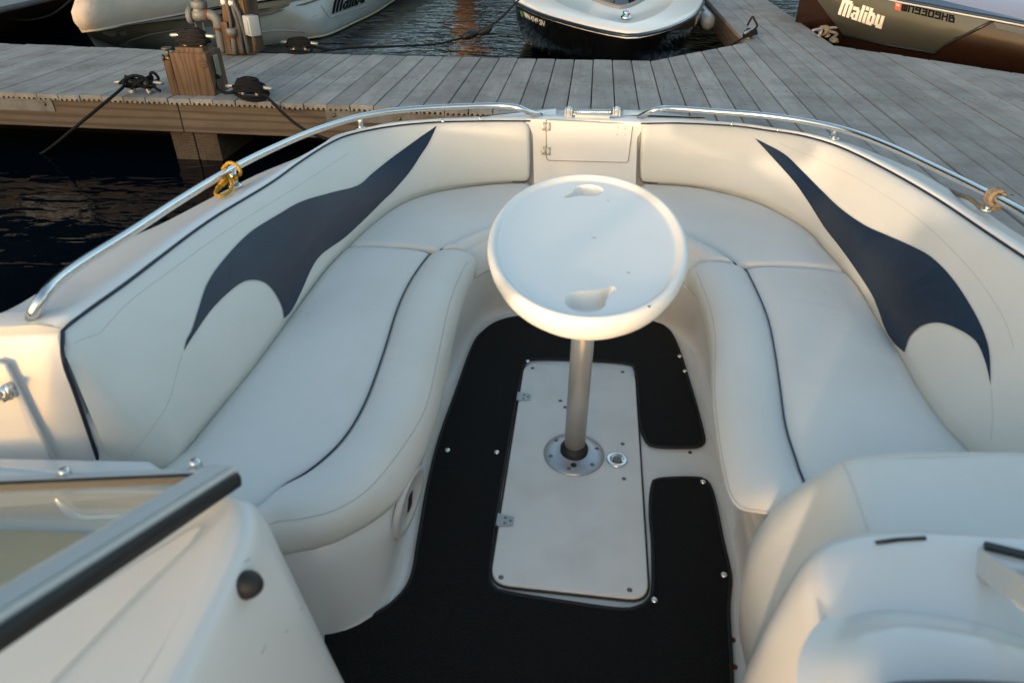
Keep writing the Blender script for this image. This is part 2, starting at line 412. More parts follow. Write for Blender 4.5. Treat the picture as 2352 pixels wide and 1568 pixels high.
def text_mesh(s, quad, m, name, parent, off=.002, bold=.0, shear=0.0, spacing=1.0, depth=.0015, bvh=None):
    """lettering laid on a quad TL, TR, BR, BL of 3-D points"""
    cu = bpy.data.curves.new(name, 'FONT'); cu.body = s; cu.size = 1; cu.offset = bold; cu.shear = shear; cu.space_character = spacing; cu.extrude = .02
    t = bpy.data.objects.new(name, cu); COL.objects.link(t)
    dg = bpy.context.evaluated_depsgraph_get(); me = bpy.data.meshes.new_from_object(t.evaluated_get(dg))
    bpy.data.objects.remove(t); bpy.data.curves.remove(cu)
    xs = [v.co.x for v in me.vertices]; ys = [v.co.y for v in me.vertices]
    x0, x1, y0, y1 = min(xs), max(xs), min(ys), max(ys); TL, TR, BR, BL = [V(q) for q in quad]
    n = (TR-TL).cross(BL-TL).normalized(); n = -n if n.dot(TL-CAM) > 0 else n
    for v in me.vertices:
        u = (v.co.x-x0)/(x1-x0); w = (v.co.y-y0)/(y1-y0)
        p = lerp(lerp(BL, BR, u), lerp(TL, TR, u), w); nn = n
        if bvh:
            l, q, i_, d_ = bvh.find_nearest(p)
            if l is not None: p = l; nn = q if q.dot(n) > 0 else -q
        v.co = p + nn*(off + (depth if v.co.z > 0 else 0))
    bm = bmesh.new(); bm.from_mesh(me); bpy.data.meshes.remove(me)
    return obj(name, bm, m, parent, smooth=False)
GLYPH = {
 'm': ['#######.', '########', '##.##.##', '##.##.##', '##.##.##', '##.##.##', '##.##.##', '##.##.##', '##.##.##'],
 'a': ['.....', '.....', '####.', '#####', '...##', '.####', '##.##', '##.##', '.####'],
 'l': ['##']*9, 'i': ['##', '##', '..'] + ['##']*6,
 'b': ['##...', '##...', '####.', '#####', '##.##', '##.##', '##.##', '#####', '####.'],
 'u': ['.....', '.....', '##.##', '##.##', '##.##', '##.##', '##.##', '#####', '.####'],
 'W': ['#.#.#', '#.#.#', '#.#.#', '#.#.#', '#.#.#', '#####'], 'N': ['#####', '#...#', '#...#', '#...#', '#...#', '#...#'],
 '9': ['#####', '#...#', '#####', '....#', '....#', '#####'], '3': ['#####', '....#', '.####', '....#', '....#', '#####'],
 '0': ['#####', '#...#', '#...#', '#...#', '#...#', '#####'], 'H': ['#...#', '#...#', '#####', '#...#', '#...#', '#...#'], 'B': ['####.', '#..#.', '#####', '#...#', '#...#', '#####']}
def bolder(g):
    w, h = len(g[0])*2+1, len(g)*2+1; q = [['.']*w for _ in range(h)]
    for y, r in enumerate(g):
        for x, c in enumerate(r):
            if c == '#':
                for dy in range(3):
                    for dx in range(3): q[2*y+dy][2*x+dx] = '#'
    return [''.join(r) for r in q]
def block_text(s, quad, m, name, parent, bvh, off, depth, gap=.7, shear=0.0, bold=False):
    """heavy square lettering: every glyph a raised slab that follows the hull"""
    TL, TR, BR, BL = [V(q) for q in quad]; n = (TR-TL).cross(BL-TL).normalized(); n = -n if n.dot(TL-CAM) > 0 else n
    GL = {c: bolder(GLYPH[c]) if bold else GLYPH[c] for c in s}
    Wd = sum(len(GL[c][0])+gap for c in s)-gap; bm = bmesh.new(); x0 = 0
    def P(x, y, h_, d):
        u, w = (x+shear*(1-y/h_))/Wd, 1-y/h_; p = lerp(lerp(BL, BR, u), lerp(TL, TR, u), w)
        l, q, i_, d_ = bvh.find_nearest(p); nn = q if q.dot(n) > 0 else -q
        return l+nn*(off+d)
    for c in s:
        g = GL[c]; h_ = len(g); w_ = len(g[0]); on = lambda x, y: 0 <= y < h_ and 0 <= x < w_ and g[y][x] == '#'; vt = {}
        def vert(x, y, d):
            if (x, y, d) not in vt: vt[(x, y, d)] = bm.verts.new(P(x0+x, y, h_, depth*d))
            return vt[(x, y, d)]
        for y in range(h_):
            for x in range(w_):
                if not on(x, y): continue
                a = [(x, y), (x+1, y), (x+1, y+1), (x, y+1)]
                bm.faces.new([vert(*q, 1) for q in a])
                for k, (dx, dy) in enumerate(((0, -1), (1, 0), (0, 1), (-1, 0))):
                    if not on(x+dx, y+dy):
                        p, q = a[k], a[(k+1) % 4]
                        try: bm.faces.new([vert(*p, 0), vert(*q, 0), vert(*q, 1), vert(*p, 1)])
                        except ValueError: pass
        x0 += w_+gap
    return obj(name, bm, m, parent, smooth=False)
def dot(name, p, n, r, m, parent, h=.4):
    return obj(name, lathe([(0, r*h), (r*.55, r*h*.9), (r*.9, r*h*.45), (r, 0), (r, -.002)], p, n, 12), m, parent)

# ================================================================== the motorboat we stand in
boat = thing('motorboat', 'white open-bow motorboat with navy-accented seats filling the foreground', 'boat', (0.02, 1.2, -.2))
TLp = [(140, 792), (144, 763), (165, 742), (225, 698), (300, 644), (476, 511), (619, 423), (689, 373), (757, 330), (809, 309), (894, 292), (997, 282), (1116, 279), (1218, 279)]
JLp = [(262, 1080), (320, 1077), (365, 1064), (390, 1052), (476, 949), (571, 835), (647, 735), (690, 678), (742, 611), (804, 549), (860, 500), (915, 463), (976, 440), (1049, 426), (1141, 416), (1218, 414)]
TRp = [(1472, 285), (1562, 284), (1685, 290), (1760, 300), (1844, 313), (1932, 340), (2042, 394), (2152, 458), (2262, 532), (2352, 592)]
JRp = [(1468, 413), (1510, 417), (1562, 420), (1625, 428), (1724, 452), (1801, 485), (1866, 526), (1902, 565), (1960, 628), (1987, 662), (2042, 751), (2083, 812), (2124, 883), (2179, 960), (2234, 1018)]
OLp = [(-70, 760), (0, 720), (95, 668), (200, 606), (305, 544), (381, 509), (500, 447), (595, 399), (714, 349), (771, 311), (833, 297), (894, 282), (997, 273), (1092, 268), (1126, 263), (1236, 254), (1281, 253)]
ORp = [(1427, 257), (1489, 258), (1562, 267), (1630, 277), (1701, 283), (1803, 298), (1898, 316), (1968, 336), (2077, 380), (2136, 409), (2250, 478), (2352, 545)]
SEATZ = .355
TL = [US(x, y) for x, y in TLp]; TL[0].z -= .03
JL = [U(x, y, SEATZ) for x, y in JLp]
TR = [US(x, y) for x, y in TRp] + [V((1.125, 1.30, zg(1.3))), V((1.12, 1.08, zg(1.08))), V((1.085, 1.0, .62))]
JR = [U(x, y, SEATZ) for x, y in JRp] + [V((.945, 1.12, SEATZ)), V((.985, 1.03, SEATZ)), V((1.04, .99, SEATZ))]
OL = [US(x, y, -.02) for x, y in OLp]; OL[0] = V((-1.275, .985, .642))
OR = [US(x, y, -.02) for x, y in ORp] + [V((1.26, 1.3, .63)), V((1.285, .9, .64))]

# ---- cockpit liner: wall behind the cushions, seat base, foot-well sides, floor
nW = 70
wl_t = catmull(TL, nW); wl_b = catmull(JL, nW); wr_t = catmull(TR, nW); wr_b = catmull(JR, nW)
AX = V((.025, 1.4, 0))
def outw(p, d, n=None):
    """move a point away from the cockpit's middle"""
    c = V((.025, min(p.y, 1.9), 0)); q = V((p.x-c.x, p.y-c.y, 0)); q.normalize(); return p + q*d
top = wl_t + wr_t; bot = wl_b + wr_b
rows = [[outw(p, .008)+V((0, 0, -.004)) for p in top],
        [outw(lerp(p, q, .5), .014) for p, q in zip(top, bot)],
        [outw(q, .016) for q in bot],
        [outw(q, .012)+V((0, 0, -.11)) for q in bot]]
B2 = [(-.78, .80), (-.523, .87), (-.453, .907), (-.372, 1.0), (-.338, 1.126), (-.329, 1.24), (-.334, 1.433), (-.349, 1.642), (-.366, 1.894), (-.350, 2.05), (-.28, 2.17), (-.13, 2.235), (.025, 2.25),
      (.18, 2.235), (.32, 2.17), (.392, 2.05), (.412, 1.894), (.404, 1.65), (.395, 1.43), (.392, 1.27), (.398, 1.12), (.41, .95), (.40, .60), (.39, .2)]
FL = [(-.80, .80), (-.56, .835), (-.44, .87), (-.375, .96), (-.378, 1.136), (-.412, 1.437), (-.418, 1.68), (-.395, 1.85), (-.372, 2.08), (-.32, 2.21), (-.18, 2.27), (.025, 2.285),
      (.20, 2.28), (.345, 2.23), (.43, 2.09), (.452, 1.85), (.458, 1.60), (.458, 1.40), (.452, 1.28), (.450, 1.13), (.425, .93), (.405, .60), (.395, .2)]
b2 = catmull([V((x, y, .25)) for x, y in B2], 2*nW); fl = catmull([V((x, y, 0)) for x, y in FL], 2*nW)
rows.append([outw(p, .016) for p in b2])
rows.append([outw(p, .008)+V((0, 0, -.006)) for p in b2])
for t, o, z in ((.30, .010, .17), (.62, .014, .09), (.85, .014, .045), (.95, .012, .018), (1, .006, .004), (1, -.012, 0)):
    rows.append([(lambda q: outw(V((q.x, q.y, z)), o))(lerp(a, b, t)) for a, b in zip(b2, fl)])
bm, vs = loft(rows)
liner = sharp(obj('cockpit_liner', bm, GEL, boat), 50)
# floor
ring = [V((p.x, p.y, 0)) for p in [outw(q, .02) for q in fl]] + [V((.42, -.6, 0)), V((-.75, -.6, 0))]
obj('cockpit_floor', slab(ring, [(0, -.05), (0, -.001)]), FLOORW, boat, smooth=False)

b_ = slab([V((.445, .70, 0)), V((1.0, .70, 0)), V((1.0, 1.24, 0)), V((.445, 1.24, 0))], [(0, -.01), (0, .2485)]); obj('seat_base', b_, GEL, boat, smooth=False)
b_ = slab([V((.402, .90, 0)), V((1.0, .90, 0)), V((1.0, 1.26, 0)), V((.402, 1.26, 0))], [(0, .236), (0, .2488)]); obj('seat_base', b_, GEL, boat, smooth=False)
b_ = slab([V((-1.25, .63, 0)), V((-.60, .63, 0)), V((-.62, .80, 0)), V((-.80, .90, 0)), V((-1.25, .86, 0))], [(0, .2), (0, .44), (.008, .455), (.02, .46)]); obj('side_locker', b_, GEL, boat)
# ---- gunwale and hull
nG = 90
def hullrows(T, O):
    t = catmull(T, nG); o = catmull(O, nG); r = []
    r.append([p+V((0, 0, -.010)) for p in t])
    r.append([lerp(p, q, .02)+V((0, 0, .006)) for p, q in zip(t, o)])
    r.append([lerp(p, q, .10)+V((0, 0, .012)) for p, q in zip(t, o)])
    r.append([lerp(p, q, .45)+V((0, 0, .008)) for p, q in zip(t, o)])
    r.append([lerp(p, q, .88)+V((0, 0, .001)) for p, q in zip(t, o)])
    r.append([q.copy() for q in o])
    r.append([outw(q, .012)+V((0, 0, -.018)) for q in o])
    r.append([outw(q, .012)+V((0, 0, -.055)) for q in o])
    hs = []
    for dz, s in ((-.075, .995), (-.35, .93), (-.62, .80), (-1.0, .45)):
        hs.append([V((.025+(q.x-.025)*s, 1.0+(q.y-1.0)*(s if q.y > 1 else 1), q.z+dz)) for q in o])
    return r, hs
TLc = [p for p in TL[2:]] + [V((-.11, 2.795, .60)), V((.025, 2.80, .60))]
TLg = [V((-1.014, 1.034, .658))] + TLc
OLg = OL + [V((-.02, OL[-1].y+.01, OL[-1].z))]
TRg = [V((.025, 2.80, .60)), V((.13, 2.80, .60))] + TR[:-1]
ORg = [V((-.02, OL[-1].y+.01, OL[-1].z))] + OR
g1, h1 = hullrows(TLg, OLg); g2, h2 = hullrows(TRg, ORg)
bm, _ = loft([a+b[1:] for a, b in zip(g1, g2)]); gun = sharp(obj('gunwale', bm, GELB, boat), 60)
bm, _ = loft([a+b[1:] for a, b in zip([g1[-1]]+h1, [g2[-1]]+h2)]); obj('hull', bm, HULLW, boat)

# ---- bulkhead behind the port backrest, with the edge of a side locker door
bt = [V((-1.000, 1.031, .650)), V((-1.012, 1.030, .657)), V((-1.05, 1.026, .664)), V((-1.13, 1.012, .662)), V((-1.272, .975, .650))]
bb = [U(300, 1076, .36), U(258, 1082, .36), U(150, 1096, .36), U(0, 1112, .36), U(-230, 1140, .36)]
rows = [[p+V((0, .05, .006)) for p in bt], [p+V((0, .012, .005)) for p in bt], [p+V((0, .002, .0)) for p in bt], [p+V((0, -.002, -.012)) for p in bt], [lerp(p, q, .5)+V((.040 if i == 0 else 0, .004 if i == 0 else 0, 0)) for i, (p, q) in enumerate(zip(bt, bb))], bb, [p+V((0, 0, -.12)) for p in bb]]
# the inner end returns along the cushion
bm, _ = loft(rows); bulk = sharp(obj('side_bulkhead', bm, GEL, boat), 40)
bv = bvh_of(bulk)
dpts = [(-2, 826), (20, 832), (150, 1090), (120, 1112), (-300, 1160), (-300, 830)]
face = [onto(bv, x, y, .001) for x, y in dpts]; nn = face[2][1]
side_door = obj('side_door', prism([p for p, n in face], nn*0, nn*.014), GEL, boat, smooth=False)
e = obj('side_door_edge', tube([face[0][0]+nn*.012, face[1][0]+nn*.013, face[2][0]+nn*.013], .004), GEL, side_door)
hp, hn = onto(bv, 30, 890, .014)
b_ = bar(hp+V((-.05, -.01, -.03)), hp+V((.012, 0, .004)), .030, .004, hn)
b_ = tube([hp+V((.002, -.004, -.016))+hn*.006, hp+V((.012, .0, .016))+hn*.006], .007, b_)
b_ = tube([hp+V((-.05, 0, -.045))+hn*.008, hp+V((-.025, 0, -.020))+hn*.014, hp+V((-.015, 0, -.008))+hn*.010], .006, b_)
obj('hinge', b_, STEEL, side_door)
dot('screw', hp+V((-.028, -.002, -.028))+hn*.001, hn, .006, SCREW, side_door)

# ---- seat cushions
def seat(side, J, P, B1, B2c, param, ends, name):
    """J back, P piping, B1 outer top edge, B2 lower edge; each sampled row by row"""
    rows = []; pip = []
    n = len(J)
    for i in range(n):
        j, p, b1, bb_ = J[i], P[i], B1[i], B2c[i]; e = ends[i]
        drop = 0.0; R_ = .022
        if e < R_: drop = R_*(1-math.sqrt(max(0, 1-(1-e/R_)**2)))*.8
        r = []
        def put(q, z): r.append(V((q.x, q.y, z-drop*min(1, max(0, (z-.25)/.09)))))
        put(outw(j, .03), .322); put(lerp(j, p, .0), .330); put(lerp(j, p, .035), .345)
        for t, z in ((.08, .355), (.16, .361), (.35, .365), (.6, .366), (.82, .363), (.93, .358), (.975, .351)): put(lerp(j, p, t), z)
        put(p, .346)
        pip.append(V((p.x, p.y, .3515-drop)))
        for t, z in ((.05, .352), (.13, .361), (.28, .369), (.5, .373), (.72, .371), (.90, .361), (.985, .3485), (1.0, .3462)): put(lerp(p, b1, t), z)
        inw = (b1-p); inw.z = 0; inw.normalize()
        for t, k, z in ((0, .0035, .3435), (.15, .010, .332), (.45, .014, .305), (.8, .008, .275), (1.0, .0, .256)):
            put(lerp(b1, bb_, t)+inw*k, z)
        put(outw(bb_, .03), .249)
        rows.append(r)
    a = [V((v.x, v.y, v.z)) for v in rows[0]]
    bm, vs = loft(rows)
    for r in (vs[0], vs[-1]):                              # close the ends down to the base
        lo = bm.verts.new(V((r[0].co.x, r[0].co.y, .249))); bm.faces.new(r+[lo])
    o = sharp(obj(name, bm, VINYL, boat), 70)
    obj('piping', tube(pip, .0023, seg=8), PIPE, o)
    st = []
    for i in range(n):
        st.append(V((B1[i].x, B1[i].y, .3468)) )
    return o
# side cushion, port
JLw = catmull(JL[2:], 160); JRw = catmull(JR[:-2], 160)
PLw = catmull([U(x, y, .352) for x, y in [(610, 1158), (642, 1122), (720, 1072), (790, 1005), (840, 920), (880, 812), (915, 702), (950, 632), (1000, 568), (1030, 551)]], 120)
PRw = catmull([U(x, y, .352) for x, y in [(1841, 1090), (1806, 983), (1792, 889), (1779, 801), (1762, 725), (1729, 648), (1690, 578), (1660, 555)]], 120)
B1Lw = catmull([U(x, y, .347) for x, y in [(628, 1200), (700, 1190), (760, 1175), (810, 1150), (860, 1110), (930, 1020), (980, 930), (1010, 800), (1032, 700), (1062, 622), (1090, 585), (1108, 570)]], 120)
B1Rw = catmull([U(x, y, .347) for x, y in [(1690, 1160), (1670, 1105), (1651, 998), (1641, 888), (1643, 779), (1629, 702), (1600, 625), (1580, 588)]], 120)
b2s = catmull([V((x, y, .25)) for x, y in B2], 400)
b2L = [p for p in b2s if p.x < .025]; b2R = [p for p in b2s if p.x >= .025 and p.y > .9]
def yrows(lo, hi, n):
    ys = [lo, lo+.003, lo+.009, lo+.018] + [lerp(lo+.03, hi-.03, i/(n-1)) for i in range(n)] + [hi-.018, hi-.009, hi-.003, hi]
    return ys, [min(y-lo, hi-y) for y in ys]
def b2_at(b2c, y):
    return by_y([p for p in b2c if p.y < 2.16], y)
for nm, J_, P_, B1_, b2c, lo, hi in (('L', JLw, PLw, B1Lw, b2L, .89, 2.068), ('R', JRw, PRw, B1Rw, b2R, 1.115, 2.085)):
    ys, ends = yrows(lo, hi, 60)
    if True:
        ks = [0, .003, .008, .016] + [lerp(.025, .975, i/89) for i in range(90)] + [.985, .992, .997, 1]
        def along(c, start, ylo):
            c = [q for q in (c if c[0].y < c[-1].y else c[::-1]) if ylo < q.y < hi+.004]
            c = catmull([V(q) for q in start]+c[::5]+[c[-1]], 400); return [c[min(399, int(t*399+.5))].copy() for t in ks]
        if nm == 'L':
            Jr = along(J_, [(-.86, .80, SEATZ)], .86); Pr = along(P_, [(-.70, .80, .352), (-.63, .855, .352)], .88); B1r = along(B1_, [(-.78, .775, .347), (-.66, .80, .347), (-.59, .825, .347)], .86)
            b2c_ = [V((x, y, .25)) for x, y in B2[1:9]]; B2r = along(catmull(b2c_, 200), [(-.78, .80, .25), (-.66, .825, .25), (-.59, .845, .25)], .86)
        else:
            c1, c2, c3 = U(1757, 1174, .347), U(1710, 1168, .347), U(1686, 1148, .347)
            Jr = along(J_, [(.96, 1.0, SEATZ)], 1.05); Pr = along(P_, [(.66, 1.01, .352), (.57, 1.018, .352), (.515, 1.045, .352)], 1.085)
            B1r = along(B1_, [(.66, c1.y-.03, .347), (c1.x+.09, c1.y-.015, .347), c1, c2, c3], c3.y+.025)
            B2r = along(b2R, [(.66, 1.085, .25), (.53, 1.085, .25), (.46, 1.09, .25), (.42, 1.115, .25), (.403, 1.16, .25)], 1.20)
        ends = [min(t, 1-t)*1.1 for t in ks]
        sc_ = seat(nm, Jr, Pr, B1r, B2r, None, ends, 'side_seat_cushion')
        obj('stitching', tube([V((p.x, p.y, .3478)) for p in B1r[5:-5]], .0011, seg=6), SEAM, sc_)
        continue
    Jr = [by_y(J_, y) for y in ys]; Pr = [by_y(P_, y) for y in ys]; B1r = [by_y(B1_, y) for y in ys]; B2r = [b2_at(b2c, y) for y in ys]
    for i, y in enumerate(ys):
        Jr[i].y = y; Pr[i].y = y; B1r[i].y = y; B2r[i].y = y
        if nm == 'R' and y < 1.20:                        # rounded rear corner
            k = (1.20-y)/.085; B1r[i].x += .055*k*k; B2r[i].x += .05*k*k
    sc_ = seat(nm, Jr, Pr, B1r, B2r, None, ends, 'side_seat_cushion')
    # stitched seam along the bolster's edge
    obj('stitching', tube([V((p.x, p.y, .3478)) for p in B1r[5:-5]], .0011, seg=6), SEAM, sc_)
# bow cushions
def cut(curve, lo_y, endpt=None): return [p for p in curve if p.y > lo_y]
def bow(J_, Pp, B1p, B2p, split, name):
    n = 50
    Jc = [p for p in J_ if p.y > split]
    if Jc[0].y > Jc[-1].y: Jc = Jc[::-1]
    s = [0, .004, .012, .022] + [lerp(.04, .96, i/(n-1)) for i in range(n)] + [.978, .988, .996, 1]
    def samp(c):
        c = catmull(c, 200); return [c[min(199, int(t*199+.5))] for t in s]
    ends = [min(t, 1-t)*.7 for t in s]
    return seat('', samp(Jc[::4]+[Jc[-1]]), samp([V((x, y, 0)) for x, y in Pp]), samp([V((x, y, 0)) for x, y in B1p]), samp([V((x, y, 0)) for x, y in B2p]), None, ends, name)
bow([p for p in JLw if p.x < -.20], [(-.472, 2.076), (-.43, 2.135), (-.36, 2.235), (-.27, 2.30), (-.20, 2.33)], [(-.385, 2.076), (-.362, 2.125), (-.31, 2.19), (-.25, 2.235), (-.20, 2.255)],
    [(-.345, 2.076), (-.325, 2.115), (-.285, 2.165), (-.24, 2.20), (-.20, 2.22)], 2.076, 'bow_seat_cushion')
bow([p for p in JRw if p.x > .24], [(.528, 2.093), (.487, 2.165), (.41, 2.265), (.32, 2.325), (.25, 2.345)], [(.43, 2.093), (.405, 2.14), (.36, 2.205), (.30, 2.25), (.25, 2.265)],
    [(.39, 2.093), (.37, 2.13), (.335, 2.175), (.29, 2.21), (.25, 2.23)], 2.093, 'bow_seat_cushion')

# ---- padded backrests with the navy inlays
def backrest(J_, T_):
    N_ = 560; jj = catmull(J_, N_); tt = catmull(T_, N_)
    idx = list(range(0, N_-24, 4)) + list(range(N_-24, N_))
    rows = []; L_ = sum((a-b).length for a, b in zip(jj, jj[1:])); Rc, Rr = .034, .024
    for i in idx:
        up = tt[i]-jj[i]; h = up.length; k = up.normalized(); inw = outw(jj[i], -1)-jj[i]; inw = (inw-k*inw.dot(k)).normalized()
        e0 = L_*i/(N_-1); e1 = L_*(N_-1-i)/(N_-1); e = min(e0*.55, e1)
        full = 1.0 if e > Rr else math.sqrt(max(0, 1-(1-e/Rr)**2))
        sh = 0 if e1 > Rc else (Rc-math.sqrt(max(0, Rc*Rc-(Rc-e1)**2)))/h
        r = []
        for q, bulge in ((-.10, -.004), (-.02, .012), (.02, .026), (.06, .034), (.16, .041), (.32, .045), (.5, .042), (.66, .037), (.80, .031), (.90, .022), (.96, .012), (.99, .003), (1.0, -.012)):
            qq = q if sh == 0 else lerp(sh, 1-sh, max(0, q))
            r.append(jj[i]+up*qq + inw*(bulge*full - (.010*(1-full) if e1 < Rr else 0)))
        rows.append(r)
    edge = [r[-1] for r in rows[-22:]] + rows[-1][::-1][1:-1] + [r[2] for r in rows[-22:][::-1]]
    return loft(rows)[0], edge
backs = {}
bl_m, bl_edge = backrest(JL, TL); br_m, br_edge = backrest(JR[::-1], TR[::-1])
bl = sharp(obj('backrest', bl_m, VINYL2, boat), 80)
br = sharp(obj('backrest', br_m, VINYL2, boat), 80)
NL = [(1003, 290), (983, 331), (965, 358), (942, 393), (905, 436), (880, 460), (840, 500), (790, 546), (740, 582), (715, 615), (690, 670), (668, 712), (651, 731), (649, 712), (635, 680), (612, 652), (580, 643), (545, 655), (490, 705), (450, 760), (430, 790), (420, 808), (428, 780), (440, 757), (455, 710), (475, 652), (510, 600), (570, 537), (640, 492), (690, 464), (760, 443), (820, 427), (853, 400), (890, 370), (928, 342), (970, 312)]
NR = [(1734, 318), (1800, 353), (1844, 394), (1888, 438), (1932, 480), (1987, 518), (2042, 543), (2097, 567), (2141, 592), (2185, 636), (2224, 692), (2256, 752), (2273, 806), (2277, 886), (2265, 834), (2243, 785), (2202, 757), (2158, 742), (2119, 749), (2092, 773), (2082, 798), (2080, 809), (2053, 784), (2034, 751), (2009, 686), (1971, 625), (1932, 570), (1894, 521), (1855, 460), (1823, 416), (1779, 367)]
def refine(P, sharp_idx, n=10):
    """catmull between the corners only, so the tips stay pointed"""
    k = len(P); out = []
    cs = sorted(sharp_idx)
    for a, b in zip(cs, cs[1:]+[cs[0]+k]):
        seg = [V((*P[i % k], 0)) for i in range(a, b+1)]
        c = catmull(seg, max(4, 6*(b-a))); out += [(p.x, p.y) for p in c[:-1]]
    return out
bvL, bvR = bvh_of(bl), bvh_of(br)
obj('navy_inlay', inlay(bvL, refine(NL, [0, 12, 21]), .003, 13, n=0), NAVY, bl)
obj('navy_inlay', inlay(bvR, refine(NR, [0, 13, 21]), .003, 13, n=0), NAVY, br)
def seam_on(bvh, pts, par, r=.0009, m=SEAM, off=-.0002, n=60):
    q = [onto(bvh, p.x, p.y, off)[0] for p in catmull([V((x, y, 0)) for x, y in pts], n)]
    return obj('seam', tube(q, r, seg=6), m, par)
seam_on(bvL, [(419, 812), (405, 859), (386, 925), (347, 987), (300, 1045)], bl)
seam_on(bvL, [(148, 796), (180, 783), (215, 770), (230, 765), (260, 730), (300, 690), (380, 630), (520, 530), (680, 430), (800, 352)], bl)
seam_on(bvR, [(2277, 892), (2280, 950), (2276, 1010)], br)
seam_on(bvR, [(1790, 330), (1900, 375), (2020, 440), (2130, 520), (2230, 620), (2300, 720), (2330, 800)], br)
for e_, o_ in ((bl_edge, bl), (br_edge, br)): obj('end_gap_shade', tube([p+V((0, -.002, 0)) for p in e_], .0018, seg=6), GAPSH, o_)  # dark line drawn for the shaded gap round each cushion's bow end
pl = [p+V((0, 0, .0)) for p in catmull(TL[1:], 120)]
rear = [TL[1]] + [lerp(TL[0], outw(JL[0], .02), t)+V((-.004, -.004, 0)) for t in (.0, .3, .6, 1.0)]
obj('piping', tube([outw(p, .001)+V((0, 0, .001)) for p in pl], .0034, seg=8), PIPE, bl)
obj('piping', tube(catmull(rear, 30), .0042, seg=8), PIPE, bl)
obj('piping', tube([outw(p, .001)+V((0, 0, .001)) for p in catmull(TR[:-1], 120)], .0034, seg=8), PIPE, br)

# ---- bow wall with the locker door
wb = V((.02, 2.752, .36)); wn = (V((.23, 2.815, .60))-wb).cross(V((-.20, 2.778, .60))-wb).normalized(); wn = -wn if wn.y > 0 else wn
def onwall(x, y, off=0): return UP(x, y, wb+wn*off, wn)
bm = prism([onwall(1208, 273), onwall(1484, 285), onwall(1463, 318), onwall(1459, 450), onwall(1227, 446), onwall(1224, 310)], wn*-.03, wn*.002)
bw = obj('bow_wall', bm, GEL, boat, smooth=False)
dq = rounded([onwall(1255, 276), onwall(1452, 286), onwall(1441, 372), onwall(1257, 367)], .012)
door = obj('locker_door', prism(dq, wn*.005, wn*.0105), GEL, boat, smooth=False)
obj('door_gap', tube(rounded([onwall(1253.6, 274.5, .005), onwall(1453.6, 284.5, .005), onwall(1442.6, 373.6, .005), onwall(1255.6, 368.6, .005)], .013), .0009, seg=6, closed=True), SEAMD, door)
for cy in (291, 347):
    c = onwall(1254.5, cy, .012); b_ = bmesh.new()
    box(c+V((-.0095, 0, 0)), (.0165, .0022, .032), b_, Matrix.Rotation(R(5), 3, 'Z') @ Matrix.Rotation(R(-11), 3, 'X'), .0006)
    box(c+V((.0095, 0, 0)), (.0165, .0022, .032), b_, Matrix.Rotation(R(5), 3, 'Z') @ Matrix.Rotation(R(-11), 3, 'X'), .0006)
    tube([c+V((0, -.002, -.016)), c+V((0, -.002, .016))], .0028, b_, 8)
    hg = obj('hinge', b_, HINGEM, door)
    for sx in (-.012, .012):
        for sz in (-.010, .010): dot('screw', c+V((sx, -.0014+sz*.2, sz)), wn, .0026, SCREW, hg)
for x, y in ((1419, 293), (1436, 294), (1417, 309), (1434, 310)): dot('rivet', onwall(x, y, .0105), wn, .0042, CHROME, door)

# ---- foredeck pads either side of the notch, and the bow ladder stowed in it
for pts in ([(1094, 271), (1126, 264), (1236, 254.5), (1281, 253.5), (1281, 268), (1232, 268)], [(1427, 257), (1489, 258), (1562, 267), (1626, 277), (1500, 271), (1427, 271)]):
    q = [US(x, y, -.002) for x, y in pts]
    obj('foredeck_pad', slab(rounded(q, .015, 4), [(0, .55), (0, .594), (.004, .600), (.012, .602)]), GEL, gun)
lad = V((.02, 2.84, .612))
ladder = obj('bow_ladder', bar(lad+V((-.095, .02, .0)), lad+V((.105, .02, .0)), .02, .010, (0, 0, 1), None, .003), CHROME, boat)
for x in (1306, 1416):
    q = US(x, 260, .020); b_ = bmesh.new()
    for dx, w_ in ((-.012, .006), (.0, .014), (.012, .006)): box(q+V((dx, 0, .004)), (w_, .045, .036 if dx == 0 else .028), b_, None, .0015)
    bmesh.ops.remove_doubles(b_, verts=b_.verts[:], dist=.0001)
    obj('ladder_bracket', b_, HINGEL, ladder, smooth=False)
r0, r1 = US(1313, 257, .022), US(1409, 258, .022)
b_ = tube([r0, r1], .010)
for k in range(15): lathe([(.0105, -.003), (.0125, 0), (.0105, .003)], lerp(r0, r1, .08+k*.06), (1, 0, 0), 14, b_)
obj('rung', b_, STEEL, ladder)
q = US(1361, 265, .016); obj('tread_plate', box(q, (.140, .05, .012), bev=.003), PLASTW, ladder)

# ---- bow rails
def rail(pts, dz, posts, ends_down):
    n_ = len(pts)
    P = [US(x, y, (.006 if i in ends_down else dz) if i in (0, n_-1) else (dz*.62 if (1 if i == 1 else n_-2) == i and (0 if i == 1 else n_-1) in ends_down else dz)) for i, (x, y) in enumerate(pts)]
    o = obj('bow_rail', tube(catmull(P, 110), .0116, seg=14), STEEL, boat)
    for (x0, y0, x1, y1) in posts:
        a, b = US(x0, y0, .002), US(x1, y1, dz)
        pb = tube([a, lerp(a, b, .5), b], .0105, seg=12); lathe([(.0, .0), (.021, 0), (.020, .006), (.011, .009)], a, (0, 0, 1), 16, pb)
        obj('rail_post', pb, STEEL, o)
    return o
for x, y in (): pass
RLp = [(72, 732), (84, 705), (105, 672), (150, 630), (205, 592), (300, 533), (420, 455), (540, 384), (640, 335), (740, 294), (850, 263), (960, 250), (1080, 244), (1150, 243), (1190, 248), (1215, 258), (1242, 266)]
RRp = [(1468, 270), (1487, 260), (1510, 252), (1540, 249.5), (1650, 257), (1750, 265), (1850, 279), (1950, 302), (2050, 340), (2150, 387), (2250, 436), (2352, 490), (2500, 580), (2560, 640)]
